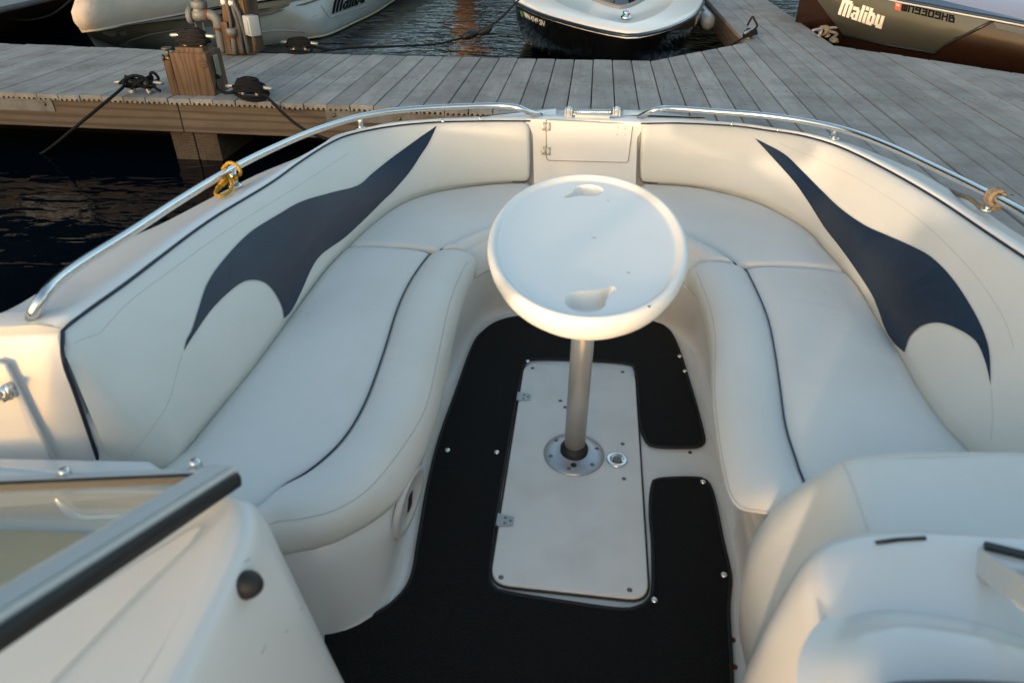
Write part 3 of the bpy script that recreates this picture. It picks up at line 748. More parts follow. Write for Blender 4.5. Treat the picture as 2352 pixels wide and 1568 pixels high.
rl = rail(RLp, .052, [(829, 297, 826, 268), (541, 428, 533, 390)], (0, len(RLp)-1))
rr = rail(RRp, .052, [(1915, 320, 1917, 293), (2263, 482, 2283, 452)], (0, len(RRp)-1))
for x, y in ((1017, 279), (1102, 273), (1680, 286), (1786, 299)):
    dot('deck_screw', US(x, y, .014), V((0, 0, 1)), .006, CHROME, gun, 1.2)

# ---- floor hatch
hq = rounded([V((-.158, 1.928, 0)), V((.222, 1.925, 0)), V((.219, 1.018, 0)), V((-.156, 1.022, 0))], .05)
hatch = obj('floor_hatch', slab(hq, [(0, .001), (0, .009), (.002, .0115), (.006, .012)]), FLOORW, boat)
sharp(hatch, 40)
obj('hatch_gap', tube([p+V((0, 0, .0035)) for p in inset_ring(ccw(hq), -.0022)], .0032, seg=6, closed=True), DIRT, hatch)
for x, y in ((1223, 845), (1430, 854), (1151, 1325), (1446, 1354), (1430, 1019), (1433, 1099), (1287, 920), (1298, 935)):
    dot('screw', U(x, y, .012), V((0, 0, 1)), .0065, SCREW, hatch)
for x, y in ((1203, 911), (1160, 1195)):
    c = U(x, y, .0135); b_ = bmesh.new()
    prism([c+V((-.018, -.022, 0)), c+V((.022, -.014, 0)), c+V((.022, .014, 0)), c+V((-.018, .022, 0))], V((0, 0, -.001)), V((0, 0, .0018)), b_)
    tube([c+V((-.0195, -.020, .001)), c+V((-.0195, .020, .001))], .0036, b_, 10)
    hg = obj('hinge', b_, HINGEM, hatch, smooth=False)
    for sx, sy in ((0, .009), (0, -.009), (.014, 0)): dot('screw', c+V((sx, sy, .0018)), V((0, 0, 1)), .0038, SCREW, hg)
c = U(1417, 1056, .012)
lt = obj('latch', lathe([(.030, 0), (.031, .002), (.028, .0045), (.021, .0045), (.019, .002), (0, .002)], c, (0, 0, 1), 28), CHROME, hatch)
b_ = prism([c+V((x, y, .0025)) for x, y in ((-.008, -.012), (.006, -.013), (.012, -.004), (.012, .006), (.004, .012), (-.010, .010))], V(), V((0, 0, .0022)))
obj('latch_pull', b_, SCREW, lt, smooth=False)
for x, y in ((1585, 1038), (1684, 1468), (1688, 1530)): dot('rust_spot', U(x, y, .0005), V((0, 0, 1)), .006, RUST, liner, .15)

# ---- speakers in the foot-well sides
lv = bvh_of(liner)
def speaker(x, y, s=1.0):
    p, n = onto(lv, x, y, .001)
    sp = obj('speaker', lathe([(.088*s, -.004), (.088*s, .006), (.083*s, .0095), (.066*s, .0075), (.064*s, .004), (.030*s, .0045), (0, .0045)], p, n, 40), PLASTW, boat)
    u = V((0, 0, 1)); u = (u-n*u.dot(n)).normalized(); w = n.cross(u)
    b_ = prism([p+n*.005+u*a+w*b for a, b in ((-.026, -.012), (.026, -.012), (.030, 0), (.026, .012), (-.026, .012), (-.030, 0))], V(), n*.0012)
    obj('speaker_badge', b_, BLACKP, sp, smooth=False)
speaker(936, 1150); speaker(1732, 1480, .8)

# ---- left console (top, side wall towards the aisle, rubber stop)
tp = [V((-.395, .40, .655)), V((-.398, .56, .668)), V((-.407, .600, .672)), V((-.43, .640, .676)), V((-.55, .66, .68)), V((-1.15, .66, .68)), V((-1.2, -.6, .66)), V((-.40, -.6, .62))]
lo = [V((-.275, .40, .0)), V((-.285, .55, .0)), V((-.290, .60, .0)), V((-.33, .63, .0)), V((-.5, .64, .0)), V((-1.05, .64, .0)), V((-1.1, -.6, .0)), V((-.25, -.6, .0))]
tp = rounded(tp, .05, 4); lo = rounded(lo, .05, 4)
cen = V((-.75, .2, .66)); rows = [lo]
for t in (.25, .5, .75, .92): rows.append([lerp(a, b, t) for a, b in zip(lo, tp)])
for k in range(1, 7):
    a = math.pi/2*k/6
    rows.append([V((p.x, p.y, p.z-.030*(1-math.sin(a))))+(cen-p).normalized()*(.030*(1-math.cos(a))) for p in tp])
rows.append([V((p.x, p.y, p.z+.001))+(cen-p).normalized()*.06 for p in tp])
bm, vs = loft(rows, True); bm.faces.new(vs[-1])
con = sharp(obj('console', bm, GEL, boat), 50)
cv = bvh_of(con)
p, n = onto(cv, 566, 1342, 0); n = (n+V((0, -.25, .1))).normalized()
obj('rubber_stop', lathe([(.018, -.006), (.0185, .004), (.0165, .011), (.012, .019), (.007, .0225), (0, .0235)], p, n, 24), RUBBER, con)
# raised pad of the console top beside the windscreen seal
pad = [onto(cv, x, y, .0012)[0] for x, y in [(453, 1214), (447, 1236), (425, 1262), (330, 1352), (215, 1470), (120, 1568), (40, 1650), (-120, 1720), (-160, 1620), (0, 1500), (250, 1340)]]
pc = catmull(pad, 60, True); pn = V((.12, -.05, 1)).normalized()
obj('console_panel', prism(pc, pn*-.004, pn*.0035), GEL, con, smooth=False)

q = [onto(cv, x, y, .001)[0] for x, y in [(-10, 1222), (120, 1226), (215, 1236), (160, 1272), (0, 1352), (-150, 1420), (-250, 1300), (-150, 1225)]]
obj('dash_pad', prism(catmull(q, 50, True), pn*-.004, pn*.004), mat('olive_dash_pad', (.40, .385, .30), .5), con, smooth=False)
for x0_, y0_, x1_, y1_ in ((655, 1452, 662, 1444), (600, 1500, 612, 1478), (560, 1290, 574, 1282), (690, 1400, 694, 1392)):
    obj('scuff', tube([onto(cv, x0_, y0_, .0)[0], onto(cv, x1_, y1_, .0)[0]], .0007, seg=6), SCUFFG, con)
# ---- left windscreen: base frame, raked post with rubber seal, glass
A = U(515, 1092, .705)
def at_depth(x, y, dep): return CAM + ray(x, y)*dep
E1 = at_depth(0, 1418, .60); post_d = (E1-A).normalized()
Bf = U(0, 1114, .70); base_d = (Bf-A).normalized()
gn = post_d.cross(base_d).normalized(); gn = -gn if gn.dot(A-CAM) > 0 else gn
su = post_d.cross(gn).normalized(); su = su if su.dot(_r) > 0 else -su      # towards the aisle
ws = obj('windscreen', prism([A+post_d*.01, A+base_d*1.0, A+base_d*1.0+post_d*.62, A+post_d*.62], gn*-.002, gn*.002), GLASS, boat, smooth=False)
a0, a1 = A-post_d*.012, A+post_d*.62
prof = [(-.036, .002), (-.033, .009), (-.024, .0118), (-.010, .0125), (.002, .0115), (.0035, .007), (.006, .0068), (.0075, .0105), (.0125, .0105), (.0145, .006), (.0145, -.008), (-.036, -.008)]
bm = bmesh.new()
ra = [bm.verts.new(a0+su*x+gn*z) for x, z in prof]; rb = [bm.verts.new(a1+su*x+gn*z) for x, z in prof]
for i in range(len(prof)): bm.faces.new((ra[i], ra[(i+1) % len(prof)], rb[(i+1) % len(prof)], rb[i]))
bm.faces.new(ra[::-1]); bm.faces.new(rb)
obj('windscreen_post', bm, ALU, ws, smooth=False)
sl = [(.0150, .003), (.0195, .005), (.023, .003), (.0255, -.003), (.0245, -.014), (.015, -.014)]
bm = bmesh.new(); s0 = A+post_d*.0; 
ra = [bm.verts.new(s0+su*x+gn*z) for x, z in sl]; rb = [bm.verts.new(a1+su*x+gn*z) for x, z in sl]
for i in range(len(sl)): bm.faces.new((ra[i], ra[(i+1) % len(sl)], rb[(i+1) % len(sl)], rb[i]))
bm.faces.new(ra[::-1]); bm.faces.new(rb)
obj('rubber_seal', bm, RUBBER, ws)
for t0, t1 in ((.05, .10), (.20, .40)):
    obj('post_slot', bar(A+post_d*t0+su*.0055+gn*.0072, A+post_d*t1+su*.0055+gn*.0072, .0022, .0012, gn), RUBBER, ws, smooth=False)
b_ = bar(A+base_d*.02+gn*.003, A+base_d*1.0+gn*.003, .020, .014, gn)
bf = obj('windscreen_base', b_, ALU, ws, smooth=False)
obj('base_gasket', bar(A+base_d*.03+gn*.004+(post_d-base_d*post_d.dot(base_d)).normalized()*.017, A+base_d*1.0+gn*.004+(post_d-base_d*post_d.dot(base_d)).normalized()*.017, .014, .010, gn), RUBBER, bf, smooth=False)
for x, y in ((150, 1086), (450, 1066)):
    q = U(x, y, .712)
    obj('base_bolt', lathe([(.008, -.02), (.008, .004), (.006, .008), (0, .009)], q, (0, 0, 1), 14), STEEL, bf)

# ---- padded lounge back in front of the right console
def stack(rings, cap=True):
    bm, vs = loft(rings, True)
    if cap: bm.faces.new(vs[-1])
    return bm
tpo = [V((.455, .72, 0)), V((.458, .89, 0)), V((.490, .935, 0)), V((.58, .962, 0)), V((.80, .988, 0)), V((1.10, .99, 0)), V((1.10, .60, 0)), V((.47, .60, 0))]
tlo = [V((.372, .72, 0)), V((.366, .91, 0)), V((.388, .985, 0)), V((.46, 1.035, 0)), V((.75, 1.06, 0)), V((1.10, 1.06, 0)), V((1.10, .60, 0)), V((.385, .60, 0))]
tpo = ccw(rounded(tpo, .05, 5)); tlo = ccw(rounded(tlo, .05, 5)); rings = []
for z, k, d in ((.0, .80, .05), (.10, .95, .015), (.22, 1.0, .0), (.32, .97, .0), (.41, .78, .0), (.48, .50, .0), (.53, .24, .0), (.56, .08, .0), (.575, .0, .012), (.581, .0, .028), (.582, .0, .05)):
    rings.append([V((p.x, p.y, z)) for p in inset_ring([lerp(a, b, k) for a, b in zip(tpo, tlo)], d)])
lg = sharp(obj('lounge_back', stack(rings), VINYL2, boat), 70)
lgb = bvh_of(lg)
seam_on(lgb, [(1935, 1065), (1950, 1095), (1975, 1165), (2002, 1236)], lg, .0016, VINYL, .0006)
seam_on(lgb, [(1935, 1065), (1990, 1057), (2100, 1050), (2352, 1045)], lg, .0013, VINYL, .0006)

# ---- right console with its instrument hood and the foot of the windscreen
hp_ = [V((.298, .30, 0)), V((.300, .50, 0)), V((.304, .575, 0)), V((.322, .622, 0)), V((.366, .652, 0)), V((.454, .672, 0)), V((.75, .685, 0)), V((1.15, .64, 0)), V((1.15, -.5, 0)), V((.298, -.5, 0))]
hp_ = rounded(hp_, .03, 4); rings = []
for z, d in ((.0, -.01), (.25, -.028), (.42, -.026), (.55, -.018), (.64, -.008), (.668, -.003), (.685, .004), (.695, .014), (.6985, .026), (.699, .05)):
    rings.append([V((p.x, p.y, z)) for p in inset_ring(ccw(hp_), d)])
rc = sharp(obj('console', stack(rings), GEL, boat), 60)
hd = [U(x, y, .735) for x, y in [(1975, 1580), (1975, 1500), (2010, 1446), (2089, 1424), (2200, 1434), (2352, 1470), (2600, 1560)]] + [V((.9, -.4, 0)), V((.36, -.4, 0)), V((.345, .25, 0))]
hd = catmull(hd[:7], 40) + hd[7:]
rings = []
for z, d in ((.694, -.050), (.700, -.036), (.709, -.022), (.719, -.010), (.727, .004), (.7305, .020), (.731, .04)):
    rings.append([V((p.x, p.y, z)) for p in inset_ring(ccw(hd), d)])
hood = sharp(obj('instrument_hood', stack(rings), GEL, rc), 60)
q0 = [U(x, y, .745) for x, y in [(1990, 1590), (2050, 1572), (2200, 1568), (2352, 1576), (2600, 1610), (2600, 1900), (1990, 1900)]]
obj('instrument_panel', slab(rounded(q0, .02, 4), [(0, .738), (0, .752), (.006, .758), (.012, .759)]), DARKGREY, hood)
w0, w1 = at_depth(2209, 1262, .905), at_depth(2352, 1362, .74); wd = (w1-w0).normalized(); w1 = w0+wd*.62
wn_ = (CAM-w0); wn_ = (wn_-wd*wn_.dot(wd)).normalized(); wsd = wd.cross(wn_)
ws2 = obj('windscreen_post', bar(w0, w1, .030, .012, wn_, None, .003), ALU, boat, smooth=False)
wg = prism([w0+wd*.01, w0+wd*.01+V((.8, .02, .0)), w1+V((.8, .02, 0)), w1], wn_*-.004, wn_*-.001)
obj('windscreen_glass', wg, GLASS, ws2, smooth=False)
obj('base_gasket', bar(U(2262, 1252, .703), U(2460, 1300, .703), .010, .006, (0, 0, 1)), RUBBER, ws2, smooth=False)
rcv = bvh_of(rc)
obj('console_slot', tube([onto(rcv, x, y, .0005)[0] for x, y in ((2012, 1247), (2060, 1240), (2125, 1236))], .003, seg=6), BLACKP, rc)

# ================================================================== loose things in the cockpit
# carpet mat
cp = [(745, 1432), (840, 1421), (905, 1385), (945, 1330), (962, 1240), (985, 1110), (1010, 1010), (1045, 910), (1085, 800), (1110, 765), (1150, 740), (1220, 728), (1350, 726), (1480, 738), (1530, 757), (1556, 800), (1582, 880), (1602, 950), (1616, 1008), (1611, 1024), (1592, 1030), (1502, 1028), (1481, 1010), (1469, 970), (1464, 900), (1458, 852), (1440, 838), (1340, 830), (1230, 828), (1206, 838), (1194, 880), (1178, 960), (1158, 1075), (1138, 1200), (1125, 1325), (1132, 1350), (1160, 1363), (1280, 1383), (1420, 1402), (1466, 1397), (1490, 1380), (1499, 1350), (1498, 1250), (1493, 1180), (1497, 1122), (1512, 1104), (1600, 1101), (1625, 1112), (1640, 1150), (1657, 1235), (1672, 1300), (1677, 1335), (1672, 1400), (1677, 1500), (1681, 1600), (1690, 1900), (700, 1900)]
cpts = [U(x, y, 0) for x, y in cp[:-2]]
cpc = catmull(cpts, 360); body = cpc + [V((.40, .25, 0)), V((-.28, .25, 0))]
car = obj('floor_mat', slab(body, [(0, .001), (0, .0065), (.002, .008), (.006, .0085)]), CARPET, None, smooth=False)
tag(car, 'black carpet mat snapped round the hatch on the cockpit floor', 'mat')
obj('binding', tube([p+V((0, 0, .0065)) for p in cpc], .0048, seg=8), BINDING, car)
for x, y in ((1212, 829), (1028, 1033), (1141, 1038), (1561, 818), (1573, 852), (1503, 1377), (1663, 1319), (1615, 1106)):
    dot('snap', U(x, y, .0085), V((0, 0, 1)), .0085, CHROME, car, .55)

# table
tb = thing('pedestal_table', 'white oval plastic table with two cup holders on a metal post', 'table', (.028, 1.487, .012))
cx, cy = .021, 1.532; hx, hy = .238, .406
def sup(d=0, z=0, n=96):
    r = []
    for k in range(n):
        a = 2*math.pi*k/n; c, s = math.cos(a), math.sin(a)
        e = 2/2.04
        r.append(V((cx+(hx-d)*math.copysign(abs(c)**e, c), cy+(hy-d)*math.copysign(abs(s)**e, s), z)))
    return r
TZ = .690
prof = [(.11, TZ-.072), (.06, TZ-.070), (.032, TZ-.062), (.014, TZ-.048), (.004, TZ-.030), (.0, TZ-.012), (.001, TZ-.002), (.005, TZ+.004), (.010, TZ+.0065), (.015, TZ+.006), (.020, TZ+.002), (.0245, TZ-.004), (.031, TZ-.0065), (.038, TZ-.007)]
bm, vs = loft([sup(d, z) for d, z in prof], True)
bm.faces.new(vs[0][::-1])
inner = vs[-1]
def holder(c, r, tip, tipw):
    """teardrop outline: circle with a tail"""
    c, tip = V(c), V(tip); d = (tip-c); L = d.length; d.normalize(); s = V((-d.y, d.x)); pts = []
    for k in range(29):
        a = R(48) + R(264)*k/28
        pts.append(c + d*r*math.cos(a) + s*r*math.sin(a))
    last = pts[-1]; first = pts[0]
    for t in (.25, .5, .75): pts.append(lerp(last, tip-s*tipw-d*tipw, t)+ s*(.006*math.sin(t*math.pi)))
    for k in range(7):
        a = -math.pi/2+math.pi*k/6; pts.append(tip-d*tipw + d*tipw*math.cos(a) + s*tipw*math.sin(a))
    for t in (.25, .5, .75): pts.append(lerp(tip+s*tipw-d*tipw, first, t)- s*(.006*math.sin(t*math.pi)))
    return pts
zt = TZ-.007
n1, n2 = U(1344, 692, zt), U(1352, 437, zt); t1, t2 = U(1413, 659, zt), U(1296, 453, zt)
holes = [holder(n1.xy, .0425, t1.xy, .010), holder(n2.xy, .0425, t2.xy, .010)]
pts = [v.co.xy for v in inner]; faces = [list(range(len(pts)))]
loops = [faces[0]]
for h in holes:
    k = len(pts); pts += h; loops.append(list(range(k, len(pts))))
edges = [(l[i], l[(i+1) % len(l)]) for l in loops for i in range(len(l))]
rv, re, rf, *_ = geometry.delaunay_2d_cdt([V(p) for p in pts], edges, [], 0, 1e-6)
def pin(q, poly):
    c = False
    for i in range(len(poly)):
        a, b = poly[i-1], poly[i]
        if (a[1] > q[1]) != (b[1] > q[1]) and q[0] < (b[0]-a[0])*(q[1]-a[1])/(b[1]-a[1])+a[0]: c = not c
    return c
bvts = []
for i, p in enumerate(rv):
    bvts.append(inner[i] if i < len(inner) else bm.verts.new(V((p.x, p.y, zt))))
op = [v.co.xy.copy() for v in inner]
for f in rf:
    q = sum((rv[i] for i in f), V((0, 0)))/len(f)
    if not pin(q, op) or any(pin(q, h) for h in holes): continue
    try: bm.faces.new([bvts[i] for i in f])
    except ValueError: pass
for l, h in zip(loops[1:], holes):
    up = [bvts[i] for i in l]; cc = sum((V(p) for p in h), V((0, 0)))/len(h)
    prev = up
    for d, z in ((.02, -.002), (.05, -.008), (.08, -.028), (.14, -.038), (.25, -.041)):
        cur = [bm.verts.new(V((*lerp(V(p), cc, d), zt+z))) for p in h]
        for i in range(len(h)): bm.faces.new((prev[i], prev[(i+1) % len(h)], cur[(i+1) % len(h)], cur[i]))
        prev = cur
    bm.faces.new(prev)
sharp(obj('tabletop', bm, TABLEM, tb), 40)
pb = V((.028, 1.487, .012))
obj('table_boss', lathe([(.06, TZ-.066), (.058, TZ-.080), (.045, TZ-.092), (.036, TZ-.098), (.0, TZ-.098)], V((.028, 1.487, 0)), (0, 0, 1), 32), TABLEM, tb)
pole = obj('table_post', tube([pb+V((0, 0, .02)), pb+V((0, 0, .3)), V((.028, 1.487, TZ-.06))], .0300, seg=36), POLE, tb)
obj('base_plate', lathe([(.0885, .0), (.0885, .003), (.086, .006), (.060, .010), (.040, .013), (.034, .018), (0, .018)], pb, (0, 0, 1), 48), PLATEM, tb)
obj('base_collar', lathe([(.040, .012), (.0405, .026), (.038, .032), (.0345, .034), (.0335, .040), (.030, .041)], pb, (0, 0, 1), 36), RUBBER, tb)
for k in range(6):
    a = R(20+60*k); q = pb+V((.070*math.cos(a), .070*math.sin(a), .0085)); dot('base_screw', q, V((0, 0, 1)), .0062, SCREW, tb)
dot('base_plug', pb+V((.001, -.055, .0105)), V((0, 0, 1)), .009, RUBBER, tb)
lab = bmesh.new()
for k in range(-6, 7):
    pass
def arc(z0, z1, a0, a1, m, nm, rr_=.0304):
    b_ = bmesh.new(); rows = [[pb+V((rr_*math.cos(R(lerp(a0, a1, k/12))), rr_*math.sin(R(lerp(a0, a1, k/12))), z)) for k in range(13)] for z in (z0, z1)]
    loft(rows, False, b_); obj(nm, b_, m, pole)
arc(.515, .585, 215, 325, mat('silver_label', (.42, .41, .39), .5), 'label')
arc(.540, .5425, 218, 322, REDST, 'label_line', .0306); arc(.5335, .5355, 218, 322, REDST, 'label_line', .0306)
arc(.520, .530, 275, 300, BLACKL, 'label_mark', .0306); arc(.5165, .518, 240, 290, BLACKL, 'label_mark', .0306)
# scuffs on the table
SCUFF = mat('scuff_mark', (.22, .21, .19), .7)
for x, y, l in ((1360, 545, .010), (1440, 625, .007), (1395, 460, .004)):
    q = U(x, y, zt+.0004); obj('scuff', bar(q, q+V((l, -.003, 0)), .002, .0004, (0, 0, 1)), SCUFF, tb, smooth=False)
q = U(1490, 704, TZ+.004)
obj('chip', box(q, (.006, .004, .003)), mat('chipped_edge', (.10, .07, .05), .8), tb, smooth=False)

# yellow rope on the left rail
def P3(x, y, dz): return US(x, y, dz)
yk = [(517, 381, .066), (512, 389, .05), (520, 398, .032), (533, 400, .028), (549, 402, .036), (552, 393, .062), (545, 381, .078), (530, 374, .080), (520, 378, .072), (519, 390, .045), (530, 402, .030),
      (543, 407, .040), (539, 412, .034), (526, 412, .030), (518, 420, .024), (506, 430, .016), (496, 440, .014), (498, 449, .012), (512, 449, .012), (527, 440, .014), (533, 428, .022), (529, 413, .038), (522, 405, .045), (514, 412, .038), (505, 424, .022), (498, 433, .016)]
tag(obj('tied_rope', tube(catmull([P3(*a) for a in yk], 220), .0052, seg=10), ROPEY, None), 'yellow braided rope knotted on the left bow rail', 'rope')
# tan rope on the right rail
c = US(2283, 452, .052); ax = (US(2352, 490, .052)-US(2150, 387, .052)).normalized(); u = ax.orthogonal().normalized(); w = ax.cross(u)
pth = [c + ax*(-.012+.030*t/60) + (u*math.cos(2*math.pi*t/17)+w*math.sin(2*math.pi*t/17))*.0195 for t in range(61)]
pth += catmull([pth[-1], c+V((.03, .01, -.035)), US(2290, 478, .012), US(2256, 478, .008), US(2230, 458, .008), US(2200, 446, -.01), US(2178, 436, -.03)], 30)[1:]
tag(obj('tied_rope', tube(pth, .0065, seg=10), ROPET, None), 'tan rope coiled round the right bow rail', 'rope')

# ================================================================== water, and an unseen hill added to darken its reflections
WZ = -.20
bm = bmesh.new(); g = 90
for a in ((-90, -60, 90, 140),):
    v = [bm.verts.new((a[0], a[1], WZ)), bm.verts.new((a[2], a[1], WZ)), bm.verts.new((a[2], a[3], WZ)), bm.verts.new((a[0], a[3], WZ))]; bm.faces.new(v)
tag(obj('water', bm, WATER, None, flip=False), kind='structure')
bm = bmesh.new(); rows = []
for i in range(90):
    a = R(-80+160*i/89); rr_ = 62; col = []
    hz = lerp(3.2, .75, min(1, max(0, (math.degrees(a)+44)/22)))
    for k, (dr, z) in enumerate(((-14, -3), (-7, 2.5), (0, 10), (8, 17), (22, 21), (45, 22))):
        h_ = z*hz*(1+.25*math.sin(i*.7+k)+.18*math.sin(i*1.9+2*k)) if z > 0 else z
        col.append(V((math.sin(a)*(rr_+dr), math.cos(a)*(rr_+dr), h_)))
    rows.append(col)
loft(rows, False, bm); tag(obj('unseen_hill', bm, LEAF), kind='structure')

# ================================================================== the dock
DZ = .225
dock = thing('dock', 'weathered grey plank dock with timber edge beam across the bow', 'dock', (0, 5, WZ))
def near(x):
    if x < .30: return 4.295
    if x < 1.75: return 4.295 - (x-.30)/1.45*1.75
    return -4.0
def far(x, xm):
    if 1.39 < xm < 2.16: return 22.0
    if x < -3: return 5.75 + (-3-x)*.035
    if x < .5: return 5.75 + (x+3)/3.5*.165
    if x < 1.42: return 5.915 + (x-.5)/.92*.95
    return 6.80 - (x-2.17)*.85
PITCHB = .1523; bm = bmesh.new(); nails = []
k0 = -32
for k in range(k0, 56):
    x0 = -2.567+PITCHB*k+.0035; x1 = x0+PITCHB-.007; xm = (x0+x1)/2
    dz = random.uniform(-.002, .002); T = .038; z1 = DZ+dz; z0 = z1-T
    prof = [(x0, z1-.005), (x0+.005, z1)] + [(lerp(x0+.005, x1-.005, j/4), z1) for j in range(1, 4)] + [(x1-.005, z1), (x1, z1-.005), (x1, z0)]
    w = (x1-x0)
    for j in range(3, -1, -1):
        c = x0+w*(.14+.24*j)
        prof += [(c+.0095*math.cos(R(a)), z0+.0155*math.sin(R(a))) for a in (0, 35, 90, 145, 180)]
    prof.append((x0, z0))
    jn = random.uniform(-.006, .006); jf = random.uniform(-.012, .012)
    ends = [(lambda x: near(min(max(x, -9), 9))+jn), (lambda x: far(x, xm)+jf)]
    A_ = [bm.verts.new((x, ends[0](x), z)) for x, z in prof]; B_ = [bm.verts.new((x, ends[1](x), z)) for x, z in prof]
    n = len(prof)
    for i in range(n): bm.faces.new((A_[i], A_[(i+1) % n], B_[(i+1) % n], B_[i]))
    bm.faces.new(A_[::-1]); bm.faces.new(B_)
    for y in (5.02,) + ((3.2, 1.6) if x0 > 1.8 else ()):
        if near(xm)+.1 < y < far(xm, xm):
            for fx in (.24, .76): nails.append((x0+w*fx, y+random.uniform(-.02, .02), z1))
deck = obj('decking', bm, DECKING, dock, smooth=False)
b_ = bmesh.new()
for q in nails: lathe([(.0085, .0004), (0, .0006)], V(q), (0, 0, 1), 6, b_)
deck.data.materials.append(DIRT)
me = deck.data; b3 = bmesh.new(); b3.from_mesh(me); n0 = len(b3.faces); merge(b3, b_)
b3.faces.ensure_lookup_table()
for f in b3.faces[n0:]: f.material_index = 1
b3.to_mesh(me); b3.free()
BY = 4.325
def beam(x0a, x0b, x1a, x1b):
    """face timber with raked ends: a at the top, b at the bottom"""
    b_ = bmesh.new(); zt_, zb_ = DZ-.0395, -.002
    q = [(x0a, zt_), (x1a, zt_), (x1b, zb_), (x0b, zb_)]
    v0 = [b_.verts.new((x, BY, z)) for x, z in q]; v1 = [b_.verts.new((x, BY+.05, z)) for x, z in q]
    for i in range(4): b_.faces.new((v0[i], v0[(i+1) % 4], v1[(i+1) % 4], v1[i]))
    b_.faces.new(v0[::-1]); b_.faces.new(v1)
    bmesh.ops.bevel(b_, geom=b_.edges[:], offset=.004, segments=1, affect='EDGES')
    return obj('edge_beam', b_, BEAMW, dock, smooth=False)
j0, j1 = UY(406, 236, BY), UY(423, 303, BY)
beam(-8, -8, j0.x-.003, j1.x-.003); beam(j0.x+.003, j1.x+.003, .30, .30)
b_ = prism([V((.30, 4.325, 0)), V((1.77, 2.58, 0)), V((1.82, 2.58, 0)), V((.33, 4.375, 0))], V((0, 0, 0)), V((0, 0, DZ-.04)))
obj('edge_beam', b_, BEAMW, dock, smooth=False)
b_ = box((1.79, -.7, .09), (.05, 6.5, .18)); obj('edge_beam', b_, BEAMW, dock, smooth=False)
b_ = prism([V((.45, 5.86, 0)), V((1.385, 6.80, 0)), V((1.425, 6.76, 0)), V((.49, 5.82, 0))], V((0, 0, 0)), V((0, 0, DZ-.04))); obj('edge_beam', b_, BEAMW, dock, smooth=False)
b_ = box((1.425, 14.4, .09), (.05, 15.2, .19)); obj('edge_beam', b_, BEAMW, dock, smooth=False)
b_ = box((-3.7, 5.70, .09), (8.2, .05, .18)); obj('edge_beam', b_, BEAMW, dock, smooth=False)
for x0, x1, yt, yb, bolts in ((-40, 117, 226, 254, ((102, 239),)), (747, 1095, 254, 279, ((768, 265), (918, 273)))):
    p0, p1 = UY(x0, yt+(0 if x0 > 0 else -4), BY-.006), UY(x1, yt+1, BY-.006); zt_ = DZ-.042; zb_ = UY(x0 if x0 > 0 else 60, yb, BY-.006).z
    pl_ = obj('bracket_plate', box(((p0.x+p1.x)/2, BY-.0055, (zt_+zb_)/2), (p1.x-p0.x, .006, zt_-zb_), bev=.001), GALV, dock, smooth=False)
    for x, y in bolts: dot('bolt', UY(x, y, BY-.009), V((0, -1, 0)), .013, SCREW, pl_, .7)
for xa, xb in ((391, 442), (445, 497)):
    a = UY(xa, 305, 4.36); c = UY(xb, 305, 4.36)
    obj('cross_beam', box(((a.x+c.x)/2, 4.36+.66, -.175), (c.x-a.x, 1.32, .34), bev=.006), ENDG, dock, smooth=False)
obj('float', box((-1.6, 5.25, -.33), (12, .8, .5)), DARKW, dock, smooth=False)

# ---- cleats and their ropes
def cleat_parts(root):
    obj('horn', tube(catmull([V((-.165, 0, .062)), V((-.12, 0, .066)), V((-.04, 0, .068)), V((.04, 0, .068)), V((.12, 0, .066)), V((.165, 0, .062))], 20), [.010]+[.0125]*18+[.010], seg=10), CLEATM, root)
    for s in (-1, 1):
        b_ = tube(catmull([V((s*.062, 0, .0)), V((s*.05, 0, .02)), V((s*.042, 0, .045)), V((s*.03, 0, .066))], 10), [.028, .022, .018, .016, .014, .013, .013, .013, .013, .012], seg=10)
        obj('foot', b_, CLEATM, root)
cl0 = bpy.data.objects.new('cleat', None); COL.objects.link(cl0); cleat_parts(cl0)
used = [False]
def put_cleat(p, rz, label, sc=1.0):
    if not used[0]: o = cl0; used[0] = True
    else:
        o = cl0.copy(); COL.objects.link(o)
        for ch in list(cl0.children):
            d = ch.copy(); COL.objects.link(d); d.parent = o
    o.location = p; o.rotation_euler = (0, 0, rz); o.scale = (sc, sc, sc)
    tag(o, label, 'cleat', 'horn cleats bolted along the dock')
    return o
def wrap(seed, turns=4, rope=.0095, lumps=1.0, width=.085):
    """figure-of-eight turns heaped on a cleat, in the cleat's own space"""
    rnd = random.Random(seed); P = []
    n = turns*8
    for i in range(n):
        a = 2*math.pi*i/8; s = (i % 16)/16.0; q = i/n
        x = width*math.sin(2*math.pi*i/11+seed)*(.8+.3*rnd.random())
        rad = (.020+.022*q*lumps)*(.85+.3*rnd.random())
        P.append(V((x, rad*1.25*math.cos(a), .066+rad*math.sin(a)*.95)))
    return P
def local(p, rz, pts): 
    m = Matrix.Rotation(rz, 3, 'Z'); return [m @ V(q) + V(p) for q in pts]
def rope(pts, r, label, m=ROPEB, n=None, extra=None, name='mooring_rope'):
    b_ = tube(catmull(pts, n or max(40, len(pts)*6)), r, seg=8)
    for e in (extra or []): b_ = tube(catmull(e, 60), r, b_, seg=8)
    return tag(obj(name, b_, m), label, 'rope')
